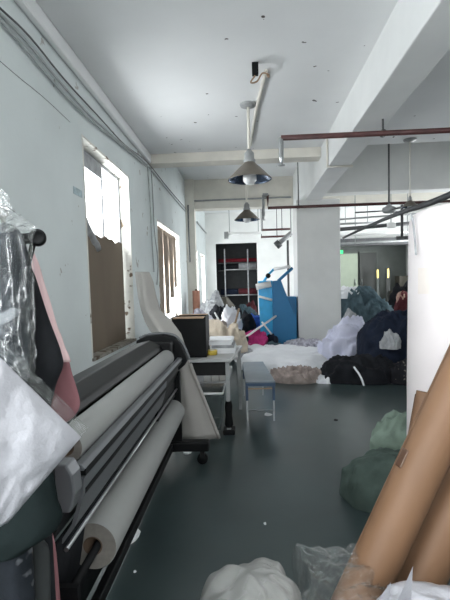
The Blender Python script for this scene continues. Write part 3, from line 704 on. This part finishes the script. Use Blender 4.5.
# roll of yellow tape, paper stacks
a = P(212, 356, Y=4.6)
root = thing('tape_roll', 'yellow roll of tape beside the black carton', 'tape', (a.x, 4.62, tz))
obj('tape', MB().lathe((a.x, 4.62, tz), [(.03, 0), (.055, 0), (.055, .05), (.03, .05), (.03, 0)], 24), M_YELLOW, root); obj('tape_core', MB().lathe((a.x, 4.62, tz), [(.03, .001), (.026, .001), (.026, .049), (.03, .049)], 24), M_WHITEPL, root)
# low bench behind carrying papers
YB = 6.45
bz = P(239, 357, Y=YB).z; bxr = P(240, 357, Y=YB).x; bxl = bxr-.75
root = thing('low_table', 'low grey table behind the work table under a cream cloth pile', 'table', ((bxl+bxr)/2, 6.9, 0))
obj('tabletop', MB().box(bxl, bxr, YB, 7.5, bz-.04, bz), M_TABLE, root, .004)
for (xx, yy_) in ((bxr-.05, YB+.02), (bxr-.05, 7.42), (bxl+.02, YB+.02), (bxl+.02, 7.42)): obj('leg', MB().box(xx, xx+.045, yy_, yy_+.045, 0, bz-.04), M_GREYPIPE, root, .003)
zz = tz
pr = P(238, 345, Y=4.75).x; pl = P(209, 345, Y=4.75).x
for k, (dx, dw, h_, m_, lab) in enumerate([(0, 0, .055, M_PAPERWHITE, 'lowest thick stack of papers on the work table'), (.02, -.03, .03, M_GREYCLOTH, 'grey folder pile between white papers on the work table'), (-.03, .0, .05, M_PAPERWHITE, 'upper white paper stack on the work table')]):
    nl = 5
    y0 = 4.68+k*.03
    root = None; mb = MB()
    for q in range(nl):
        j = random.uniform(-.012, .012); mb.box(pl+.02+dx+j, pr-.03+dx+dw+j, y0+j, y0+.42+j, zz+h_*q/nl, zz+h_*(q+1)/nl)
    tag(obj('paper_stack', mb, m_), lab, 'paper', 'papers on the work table'); zz += h_
zz = bz
heap('cloth_pile', (bxr-.28, 6.95), .36, .28, .42, M_CREAMCLOTH, 3, .035, 7, z0=zz, label='cream crumpled cloth pile on the low table behind the papers', group='small cloth piles')
heap('cloth_pile', (bxr-.62, 7.2), .22, .3, .55, M_PLAID, 5, .05, 6, z0=bz, label='pale mixed cloth pile right behind the black carton', group='small cloth piles')
# bench in front
BZ = .45
q = [P(245.5, 382, Z=BZ), P(275.5, 381.5, Z=BZ), P(263, 361.5, Z=BZ), P(242.5, 362, Z=BZ)]
root = thing('bench', 'small blue-grey bench with blue legs standing alone on the floor', 'bench', (sum(p.x for p in q)/4, sum(p.y for p in q)/4, 0))
obj('bench_top', MB().hexa([p-V((0, 0, .015)) for p in q], q), M_BENCH, root, .004)
obj('bench_edge', MB().hexa([p-V((0, 0, .05)) for p in q], [p-V((0, 0, .0155)) for p in q]), M_BENCHBLUE, root)
cen = sum(q, V((0, 0, 0)))/4
for p in q:
    p2 = cen+(p-cen)*.90
    lg = obj('leg', MB().box(p2.x-.014, p2.x+.014, p2.y-.014, p2.y+.014, .23, BZ-.05), M_BENCHBLUE, root)
    obj('leg_extension', MB().box(p2.x-.009, p2.x+.009, p2.y-.009, p2.y+.009, 0, .235), M_STEEL, lg)
f1 = cen+(q[0]-cen)*.9; f2 = cen+(q[1]-cen)*.9
obj('rung', MB().tube([(f1.x, f1.y, .12), (f2.x, f2.y, .12)], .008, 8), M_STEEL, root)
obj('rung', MB().tube([(f1.x, f1.y, .36), (f2.x, f2.y, .36)], .008, 8), M_WOOD, root)

# ================================================================== THE BLUE MACHINE
YM = 10.2
def MP(px, py, Y=YM): return P(px, py, Y=Y)
root = thing('folding_machine', 'blue cloth-folding machine with raised arms left of the column', 'machine', (MP(280, 345).x, 10.4, 0))
pol = [(272.5, 281), (281, 280), (285, 291), (296.5, 318), (296.5, 347), (273, 347)]
fr = [MP(*p) for p in pol]; 
for p in fr[-2:]: p.z = 0
obj('side_panel', MB().hexa(fr, [p+V((0, .06, 0)) for p in fr]), M_MACHBLUE, root, .01)
pol = [(258, 281), (272.5, 280.5), (273, 344), (261, 340), (259, 305)]
fr = [P(px, py, Y=10.3) for px, py in pol]
obj('front_sheet', MB().hexa(fr, [p+V((0, .05, 0)) for p in fr]), M_MACHCYAN, root, .01)
b2 = [P(296.5, 330, Y=10.5), P(261, 330, Y=10.5)]
obj('rear_body', MB().box(b2[1].x, b2[0].x, 10.36, 10.30+.55, 0, 1.2), M_MACHBLUE, root, .01)
a, b = MP(278, 281, 10.25), MP(292.5, 268, 10.25)
obj('arm', MB().tube([a, b], .035, 8), M_MACHBLUE, root)
a2, b2 = MP(268, 275, 10.5), MP(274, 269, 10.5)
obj('arm', MB().tube([MP(262, 284, 10.4), a2, b2], .03, 8), M_MACHCYAN, root)
obj('top_roller', MB().tube([b2, MP(290, 266.5, 10.3)], .035, 10), M_WHITEPL, root)
obj('knob', MB().ball(a2+V((0, -.05, -.02)), .06), M_BLACK, root)
obj('feed_roller', MB().tube([MP(256, 287, 10.18), MP(271, 284, 10.18)], .07, 12), M_WHITEPL, root)
obj('feed_roller', MB().tube([MP(259, 296.5, 10.18), MP(272, 300, 10.18)], .028, 10), M_WHITEPL, root)
# post behind, dark
a = MP(292, 262, 10.28)
tag(obj('black_post', MB().box(a.x-.02, a.x+.03, 11.3, 11.36, 0, P(292, 240, Y=11.3).z), M_DARKPIPE), 'thin black post standing at the left side of the column', 'post')

# ================================================================== FABRIC SHELVES IN THE ALCOVE
YS = 19.35
root = thing('fabric_shelf', 'tall dark shelf rack of fabric rolls with white poles in the alcove', 'shelf', ((xa+xb)/2, YS+.4, 0))
for px in (225.5, 248.5):
    x = P(px, 290, Y=YS).x; obj('pole', MB().tube([(x, YS, 0), (x, YS, P(px, 249, Y=YS).z)], .03, 10), M_GREYCLOTH, root)
shz = [P(240, py, Y=YS).z for py in (295, 269.5)]
for z in shz:
    obj('rail', MB().tube([(P(226, 290, Y=YS).x, YS-.04, z), (P(258, 290, Y=YS).x, YS-.04, z)], .028, 8), M_GREYPIPE, root)
    obj('board', MB().box(xa+.02, xb-.02, YS+.05, YS+.75, z-.03, z), M_SHELF, root)
zt = P(240, 262, Y=YS).z
obj('board', MB().box(xa+.02, xb-.02, YS+.05, YS+.75, zt-.03, zt), M_SHELF, root)
def froll(px0, px1, py, r, z, m_, lab, Y=YS+.38):
    a = P(px0, py, Y=Y); b = P(px1, py, Y=Y)
    o = obj('fabric_roll', MB().lathe((a.x, Y, z+r), [(.03, 0), (r*.96, 0), (r, .02), (r, b.x-a.x-.02), (r*.96, b.x-a.x), (.03, b.x-a.x)], 24, axis=(1, 0, 0)), m_)
    tag(o, lab, 'fabric roll', 'fabric rolls in the alcove')
froll(218.5, 256.5, 258, .09, zt, M_REDCLOTH, 'dull red fabric roll on the top shelf of the alcove')
froll(239, 256.5, 275, .15, shz[1], M_GREYCLOTH, 'grey fabric roll on the right of the middle alcove shelf')
froll(221, 238, 275, .13, shz[1], M_INK, 'black fabric roll on the left of the middle alcove shelf')
froll(239, 256.5, 292, .14, shz[0], M_MAROON, 'maroon fabric roll on the right of the lower alcove shelf')
froll(221, 238, 292, .14, shz[0], M_NAVY, 'navy fabric roll on the left of the lower alcove shelf')
froll(238, 256.5, 305, .17, P(240, 314, Y=YS).z, M_REDCLOTH, 'bright red fabric roll lowest on the right in the alcove')
z = P(240, 314, Y=YS).z; obj('board', MB().box(xa+.02, xb-.02, YS+.05, YS+.75, z-.03, z), M_SHELF, root)

# ================================================================== CLOTH HEAPS ON THE FLOOR
G = 'heaps of cloth on the floor'
heap('cloth_pile', (.62, 8.5), .98, 1.35, .20, M_WHITECLOTH, 11, .022, 2.6, label='wide flat white cloth spread on the floor behind the bench', group=G, q=.45)
heap('cloth_pile', (.70, 6.82), .42, .26, .12, M_TAUPE, 12, .03, 9, label='taupe and white crumpled cloth at the front edge of the white spread', group=G, q=.5)
heap('cloth_pile', (1.16, 6.66), .17, .14, .06, M_WHITECLOTH, 13, .02, 9, label='small white rag right of the taupe cloth', group=G)
heap('cloth_pile', (1.30, 9.75), .50, .38, .22, M_PLAID, 14, .03, 8, label='mixed pale patterned cloth heap at the foot of the column', group=G)
heap('cloth_pile', (1.90, 8.45), .62, .46, .66, M_LAV, 15, .05, 5, label='pale lavender-white shirts heaped in front of the column', group=G, irr=.25, p=1.7)
heap('cloth_pile', (1.66, 6.76), .60, .36, .28, M_INK, 16, .03, 6, label='black cloth bundle with a white stripe at the front of the heap', group=G, q=.5, irr=.12)
heap('cloth_pile', (2.48, 7.45), .66, .58, .96, M_NAVY, 17, .05, 4, label='tall navy cloth heap beside the white roll', group=G, p=2.4, q=.6, tops=.1, irr=.12)
heap('cloth_pile', (2.44, 6.58), .42, .28, .26, M_INKFLOWER, 18, .03, 6, label='black flower-printed cloth low in front of the navy heap', group=G, q=.5, irr=.12)
heap('cloth_pile', (3.0, 11.75), .95, .55, 1.22, M_TEAL, 19, .06, 5, label='slate-blue cloth heap rising behind the navy heap', group=G, p=2.4, q=.6, tops=.14, irr=.1, lean=(-.2, 0))
heap('cloth_pile', (2.58, 11.6), .32, .22, .24, M_WHITECLOTH, 20, .03, 9, z0=1.08, label='white cloth scrap lying on top of the slate-blue heap', group=G)
heap('cloth_pile', (2.02, 8.75), .20, .16, .80, M_GREYCLOTH, 21, .03, 9, label='grey striped cloth between the lavender shirts and the slate heap', group=G, p=4)
# grey bag with pale print on the navy heap, white stripe on the bundle
a = P(389, 355, Y=6.95)
heap('cloth_pile', (a.x, 6.86), .14, .10, .26, M_GREYCLOTH, 22, .02, 9, z0=.46, label='grey and white printed cloth poking out of the navy heap', group=G, p=1.5, irr=.5)
pts = smooth_path([P(354, 367, Y=6.35), P(359, 374, Y=6.27), P(362, 380, Y=6.23), P(364, 386, Y=6.22)])
tag(obj('white_strap', MB().tube(pts, .014, 8), M_WHITECLOTH), 'white strap hanging over the black cloth bundle', 'strap')
# coloured bits between table and machine
G2 = 'small cloth piles'
def small(px, py, Y, rx, ry, h_, m_, seed, lab, z0=0):
    c = P(px, py, Y=Y); heap('cloth_pile', (c.x, Y), rx, ry, h_, m_, seed, min(.05, h_*.12), 6, z0=z0, label=lab, group=G2, p=3)
small(251, 341, 9.75, .36, .24, .36, M_MAGENTA, 31, 'magenta cloth pile at the left foot of the blue machine')
small(256, 330, 11.2, .30, .25, .62, M_BLUECLOTH, 32, 'royal blue cloth pile behind the magenta pile')
small(268, 344, 9.85, .24, .16, .30, M_NAVY, 33, 'dark navy cloth pile against the front of the blue machine')
small(243, 345, 9.6, .30, .25, .18, M_WHITECLOTH, 34, 'white scrap pile left of the magenta cloth')
small(227, 326, 11.4, .52, .4, .85, M_INK, 35, 'black cloth pile behind the cream cloth on the papers')
small(214, 320, 12.2, .40, .4, 1.0, M_GREYCLOTH, 36, 'grey cloth pile left of the black pile near the wall')
small(243, 322, 12.6, .50, .45, .72, M_TEAL, 37, 'slate cloth pile in front of the dark shelves')
small(222, 312, 14.2, .48, .3, .95, M_CABINET, 38, 'brown cloth pile against the foot of the shelves')
small(262, 346, 9.2, .34, .2, .14, M_PLAID, 39, 'mixed scraps strewn before the blue machine')
small(236, 334, 9.0, .20, .16, .46, M_NAVY, 44, 'navy cloth wad just right of the cream cloth')
small(232, 322, 10.4, .22, .18, .80, M_WHITECLOTH, 45, 'white cloth peak between the black and slate piles')
small(246, 330, 10.9, .18, .16, .60, M_INK, 46, 'small black wad behind the magenta pile')
small(249, 318, 13.2, .24, .2, .78, M_MAROON, 47, 'maroon cloth wad below the shelf poles')
small(206, 332, 8.6, .18, .16, .82, M_WHITECLOTH, 48, 'white bundled bag standing behind the black carton')
small(247, 348, 8.4, .16, .12, .24, M_GREYCLOTH, 49, 'grey scrap at the left edge of the white spread')
small(273, 345, 9.6, .16, .10, .20, M_TEAL, 50, 'small slate scrap at the right foot of the blue machine')
small(219, 328, 10.0, .18, .15, .66, M_TAUPE, 53, 'taupe cloth wad among the black cloth')
# poles leaning in the pile
G3 = 'thin poles in the cloth piles'
def pole(a, b, Ya, Yb, r, m_, lab): tag(obj('pole', MB().tube([P(*a, Y=Ya), P(*b, Y=Yb)], r, 8), m_), lab, 'pole', G3)
pole((240, 341), (276, 316), 9.3, 10.1, .025, M_WHITEPL, 'white pole rising from the scraps to the blue machine')
pole((262, 322), (273, 336), 10.1, 9.9, .02, M_WHITEPL, 'short white bar slanting down across the blue machine')
pole((234, 328), (239, 309), 9.6, 10.2, .025, M_WOOD, 'wooden stick standing up out of the cloth piles')
pole((225, 331), (215, 313), 9.3, 10.2, .02, M_GREYPIPE, 'grey stick leaning left out of the black cloth pile')
q0 = P(203, 330, Y=8.2); q1 = P(208, 346, Y=8.2)
pts = smooth_path([(q0.x, 8.2, .0), q0, P(206, 319, Y=8.2), P(211, 319, Y=8.2), P(214, 327, Y=8.2), P(213, 336, Y=8.2), q1, (q1.x, 8.2, 0)])
tag(obj('cable_loop', MB().tube(pts, .025, 8), M_BLACK), 'black loop of cable standing behind the black carton', 'cable')
# terracotta roll standing at the pilaster
a = P(196, 291, Y=12.4)
root = thing('fabric_roll', 'terracotta fabric roll standing upright before the cream pilaster', 'fabric roll', (a.x, 12.4, 0))
obj('cloth_wrap', MB().lathe((a.x, 12.4, 0), [(.03, 0), (.10, 0), (.105, .02), (.105, a.z), (.10, a.z+.01), (.03, a.z+.01)], 24), M_TERRA, root)
obj('core_tube', MB().lathe((a.x, 12.4, 0), [(.031, .02), (.031, a.z+.05), (.022, a.z+.05), (.022, .02)], 16), M_CORE, root)

# ================================================================== DIM BACK ROOM
YD = 21.4
def door(idx, px0, px1, py, m_, lab, hx):
    a = P(px0, py, Y=YD); b = P(px1, py, Y=YD)
    root = bpy.data.objects.new('door_%d' % idx, None); COL.objects.link(root); root.location = ((a.x+b.x)/2, YD, 0)
    root['kind'] = 'structure'; root['label'] = lab; root['category'] = 'door'
    obj('door_leaf', MB().box(a.x, b.x, YD-.06, YD, 0, a.z), m_, root, .01)
    mb = MB(); w = .08
    mb.box(a.x-w, a.x, YD-.08, YD, 0, a.z+w).box(b.x, b.x+w, YD-.08, YD, 0, a.z+w).box(a.x, b.x, YD-.08, YD, a.z, a.z+w)
    obj('door_frame', mb, M_DARKWALL, root)
    h_ = P(hx, 282, Y=YD-.1); obj('door_handle', MB().tube([(h_.x, YD-.1, h_.z-.15), (h_.x, YD-.1, h_.z+.15)], .03, 8), M_STEEL, root)
door(1, 338, 357.5, 254, M_DOORGREEN, 'pale green door leaf beside the column', 355)
door(2, 359.5, 376, 253, M_DOORDARK, 'dark door right of the pale green one', 362)
a = P(340, 252, Y=21.2)
root = thing('exit_sign', 'small green lit exit sign at the column edge', 'sign', a)
obj('sign_box', MB().box(a.x-.16, a.x+.16, 21.25, 21.4, a.z-.09, a.z+.09), M_DARKPIPE, root); obj('sign_face', MB().box(a.x-.15, a.x+.15, 21.235, 21.25, a.z-.08, a.z+.08), M_EXIT, root)
for k, (px, py0) in enumerate([(377.5, 269), (388, 268)]):
    a = P(px, py0, Y=20.6)
    root = thing('floor_post', ['left brass-topped post standing in the dim back room', 'right brass-topped dark post in the dim back room'][k], 'post', (a.x, 20.6, 0), 'posts in the back room')
    w = .05+.04*k
    obj('shaft', MB().box(a.x-w, a.x+w, 20.55, 20.65, 0, a.z), M_DOORDARK if k else M_DARKWALL, root); z_ = P(px, 278, Y=20.6).z
    obj('brass_plate', MB().box(a.x-.05, a.x+.03, 20.53, 20.549, z_, a.z-.03), M_GOLD, root)
for k, (x0, x1, py, lab) in enumerate([(392, 400, 291, 'left brown cabinet in the dim back room'), (399, 409, 276, 'taller brown cabinet in the dim back room')]):
    a = P(x0, py, Y=20.2); b = P(x1, py, Y=20.2)
    root = thing('cabinet', lab, 'cabinet', ((a.x+b.x)/2, 20.4, 0), 'cabinets in the back room')
    obj('body', MB().box(a.x, b.x-.03, 20.2, 20.75, 0, a.z), M_CABINET, root, .01)
    mx_ = (a.x+b.x)/2-.015
    for (u0, u1) in ((a.x+.02, mx_-.01), (mx_+.01, b.x-.05)): obj('cabinet_door', MB().box(u0, u1, 20.17, 20.199, .1, a.z-.05), M_CABINET, root, .004)
# a dark bundle with pinkish and maroon cloth beside the white roll
heap('cloth_pile', (P(408, 305, Y=13).x, 13.0), .5, .4, 1.35, M_INK, 41, .06, 4, label='dark cloth heap right behind the navy heap beside the white roll', group=G, p=3.4)
heap('cloth_pile', (P(403, 310, Y=12.3).x, 12.3), .24, .2, .98, M_MAROON, 42, .03, 8, label='small maroon cloth bundle in front of the dark heap', group=G, p=4)
heap('cloth_pile', (P(403, 305, Y=12.3).x, 12.3), .17, .14, .28, M_PINKISH, 43, .02, 8, z0=.90, label='salmon cloth lying on the maroon bundle', group=G)

# ================================================================== RIGHT FOREGROUND
# tall white wrapped roll
cxr, cyr, RR = 1.285, 2.62, .35
zt = P(430, 203, Y=2.4).z
root = thing('wrapped_roll', 'tall white-wrapped fabric roll standing at the right edge', 'fabric roll', (cxr, cyr, 0))
rows = []
n = 72
for i, (rr, zz) in enumerate([(.80, .0), (1, .02)]+[(1, .02+(zt-.12)*k/24) for k in range(1, 25)]+[(.985, zt-.05), (.93, zt-.015), (.80, zt+.0), (.5, zt+.01), (.15, zt+.005), (.01, zt)]):
    row = []
    for k in range(n):
        a = 2*math.pi*k/n
        w = 1+.012*noise.noise(V((math.cos(a)*2.2, math.sin(a)*2.2, zz*1.1)))+.010*ridge(math.cos(a)*1.5, zz*.6, math.sin(a), 2.0)*(1 if zz > zt-.35 else .5)
        row.append((cxr-.03*zz*-.4+RR*rr*w*math.cos(a), cyr+RR*rr*w*math.sin(a), zz+(.03*noise.noise(V((math.cos(a)*1.3, math.sin(a)*1.3, 4))) if zz > zt-.12 else 0)))
    rows.append(row)
mb = MB().grid(rows, True, True); mb.f.append(tuple(range(n))[::-1]); mb.sm.append(False)
WR = obj('white_wrapping', mb, M_WHITEROLL, root)
# grey seam cord and beige patch
def onroll(px, py, e=.006):
    """point of the roll's curved front seen at a pixel"""
    d = fw+rt*((px-225)/F0)+up*((CY-py)/F0)
    ox, oy = CAMP.x-cxr, CAMP.y-cyr
    A_ = d.x**2+d.y**2; B_ = 2*(ox*d.x+oy*d.y); R_ = RR*1.012+e; C_ = ox*ox+oy*oy-R_*R_
    D_ = max(0, B_*B_-4*A_*C_); k = (-B_-math.sqrt(D_))/(2*A_)
    return CAMP+d*k
fold_ = obj('wrapping_fold', MB().tube(smooth_path([onroll(*p) for p in ((411, 214), (413, 222), (415, 240), (416, 255))], 5), .006, 8), M_GREYCLOTH, root)
rws = [[onroll(414+(432-414)*u/8+(2 if v < 2 else 0)*u/8, 268+26*v/6, .002) for u in range(9)] for v in range(7)]
bp_ = obj('beige_patch', MB().grid(rws, False), M_WRAPBEIGE, root)
k_ = bp_.modifiers.new('wrap', 'SHRINKWRAP'); k_.target = WR; k_.offset = .0015; k_.wrap_method = 'NEAREST_SURFACEPOINT'
# kraft rolls leaning
def lean_roll(px_top, px_bot, Yt, Yb, r, label, ends=True, tape=None, bot=None):
    a = P(*px_bot, Y=Yb); b = P(*px_top, Y=Yt)
    if bot is None:
        t = (a.z-r*.42)/(b.z-a.z); a = a-(b-a)*t
    ax = (b-a); L_ = ax.length; axn = ax.normalized()
    root = thing('cardboard_roll', label, 'cardboard roll', a, 'kraft rolls leaning at right')
    prof = [(r*.72, 0), (r*.985, 0), (r, .006)]+[(r*(1+.006*noise.noise(V((k*.8, r*9, 1)))), .006+(L_-.012)*k/30) for k in range(1, 30)]+[(r, L_-.006), (r*.985, L_), (r*.72, L_)]
    obj('kraft_wrap', MB().lathe(a, prof, 48, axis=axn), M_KRAFT, root)
    obj('inner_core', MB().lathe(a, [(r*.72, 0), (r*.72, L_), ], 32, axis=axn), M_CORE, root)
    # lengthwise overlap seam of the wrapping on the camera side
    vdir = (CAMP-a).normalized(); side = axn.cross(vdir).normalized(); tow = side.cross(axn).normalized()
    def seam(th, w, l0, l1, m_, nm, lift=.003):
        rows = []
        for i in range(13):
            rows.append([a+axn*(l0+(l1-l0)*i/12)+(tow*math.cos(th+w*(j/6-.5))+side*math.sin(th+w*(j/6-.5)))*(r*1.004+lift) for j in range(7)])
        obj(nm, MB().grid(rows), m_, root, solid=.0015)
    seam(*(tape or (-1.25, .16, .02, L_-.02))[:4], M_KRAFT, 'wrap_seam')
    return root, seam, L_
r1, seam, L1 = lean_roll((484, 330), (364, 588), 1.93, 1.80, .0945, 'front kraft-wrapped cardboard roll leaning right, with a brown tape patch')
seam(-.95, .5, .72, .80, M_TAPE, 'tape_patch')
r2, seam2, L2 = lean_roll((537, 330), (415, 588), 2.02, 1.90, .099, 'second kraft-wrapped cardboard roll leaning right of the front one')
lean_roll((425, 392), (402, 520), 2.30, 2.22, .042, 'thin kraft tube behind the front roll with its end showing')
# sage sacks
heap('fabric_sack', (.96, 3.04), .32, .27, .29, M_SAGE, 51, .022, 4.5, label='dark sage cloth sack slumped on the floor behind the kraft rolls', cat='sack', group='sage sacks', p=2.0, irr=.2, tops=.08)
heap('fabric_sack', (1.24, 3.56), .27, .24, .36, M_SAGELT, 52, .025, 5, label='light sage cloth sack standing behind the darker sack', cat='sack', group='sage sacks', p=2.4, irr=.18, tops=.08)
# plastic wrapped bundles on the floor under the camera
def bundle(name, c, rx, ry, h_, m_, seed, lab, fold=.03, freq=5, rot=0, q=.5, p=3.5):
    return heap(name, c, rx, ry, h_, m_, seed, fold, freq, rot, p, q, label=lab, cat='plastic bag', group='plastic bags on the floor', irr=.18, tops=.15)
b1 = bundle('plastic_bag', (-.02, 1.64), .20, .20, .365, M_MILKY, 61, 'milky plastic bag on the floor at the bottom left of centre', .012, 5, q=.4)
b2 = bundle('plastic_bag', (.31, 1.78), .21, .19, .29, M_FILMD, 62, 'clear crumpled plastic bag between the milky and white bags', .03, 7)
b3 = bundle('plastic_bag', (.66, 1.36), .37, .22, .465, M_POLY, 63, 'white plastic bag with two pointed corners before the kraft rolls', .012, 4)
for k, (pt, w) in enumerate([((413, 566), 9), ((391, 582), 7)]):
    tip = P(*pt, Y=1.36); l = P(pt[0]-14-w*.3, 604, Y=1.36); r_ = P(pt[0]-2, 602, Y=1.40)
    bk = (l+r_)/2+V((0, .02, -.02))
    obj('pointed_corner', MB().add([l, r_, tip, bk], [(0, 1, 2), (1, 3, 2), (3, 0, 2), (0, 3, 1)]), M_POLY, b3)
# scraps on the floor
G = 'paper scraps on the floor'
for k, (px, py, s, lab) in enumerate([(131, 537, .06, 'torn pale scrap on the floor beside the big paper roll'), (188, 452, .05, 'white scrap under the far foot of the printer'),
                                     (265, 524, .010, 'tiny white crumb alone in the middle of the floor'), (140, 516, .008, 'tiny crumb beyond the torn pale scrap'), (135, 572, .007, 'tiny crumb nearer than the torn pale scrap'), (336, 420, .022, 'small dark fleck on the floor left of the sage sacks'), (268, 415, .05, 'flat pale scrap under the bench')]):
    c = P(px, py, Z=0); n = 9; pts = []
    for j in range(n):
        a = 2*math.pi*j/n; rr = s*(.7+.5*random.random()); pts.append(V((c.x+rr*math.cos(a), c.y+rr*1.3*math.sin(a), 0)))
    tag(obj('paper_scrap', MB().hexa([p+V((0, 0, .0008)) for p in pts], [p+V((0, 0, .006+.012*random.random()*(s > .03))) for p in pts]), M_BLACK if k == 5 else M_PAPERWHITE), lab, 'scrap', G)

# ================================================================== LIGHT
w = bpy.data.worlds.new('world'); sc.world = w; w.use_nodes = True
bg = w.node_tree.nodes['Background']; bg.inputs[0].default_value = (.93, .97, 1, 1); bg.inputs[1].default_value = 3.9
def area(name, loc, rot, sx, sy, e, col=(.93, .97, 1)):
    l = bpy.data.lights.new(name, 'AREA'); l.shape = 'RECTANGLE'; l.size = sx; l.size_y = sy; l.energy = e; l.color = col
    o = bpy.data.objects.new(name, l); COL.objects.link(o); o.location = loc; o.rotation_euler = rot; return o
for i, (a, b, z0, z1) in enumerate(WIN):
    e = [240, 60, 190, 60, 60][i]
    zl = z0 if i != 1 else 2.4
    area('window_daylight', (XW-TW-.12, (a+b)/2, (zl+z1)/2), (0, -math.pi/2, 0), z1-zl, b-a, e)
for a, b in RW: area('window_daylight', (XR+.3, (a+b)/2, 2.05), (0, math.pi/2, 0), 2.3, b-a, 100)  # daylight for the added right-wall windows
area('back_room_fill', (5.0, 20.6, LZ-.12), (0, 0, 0), 2.0, .2, 6, (.95, 1, .95))  # assumed fill light, added to brighten the dim back room
vs = sc.view_settings; vs.view_transform = 'Standard'; vs.look = 'None'; vs.exposure = 0.58; vs.gamma = 1; vs.use_curve_mapping = False
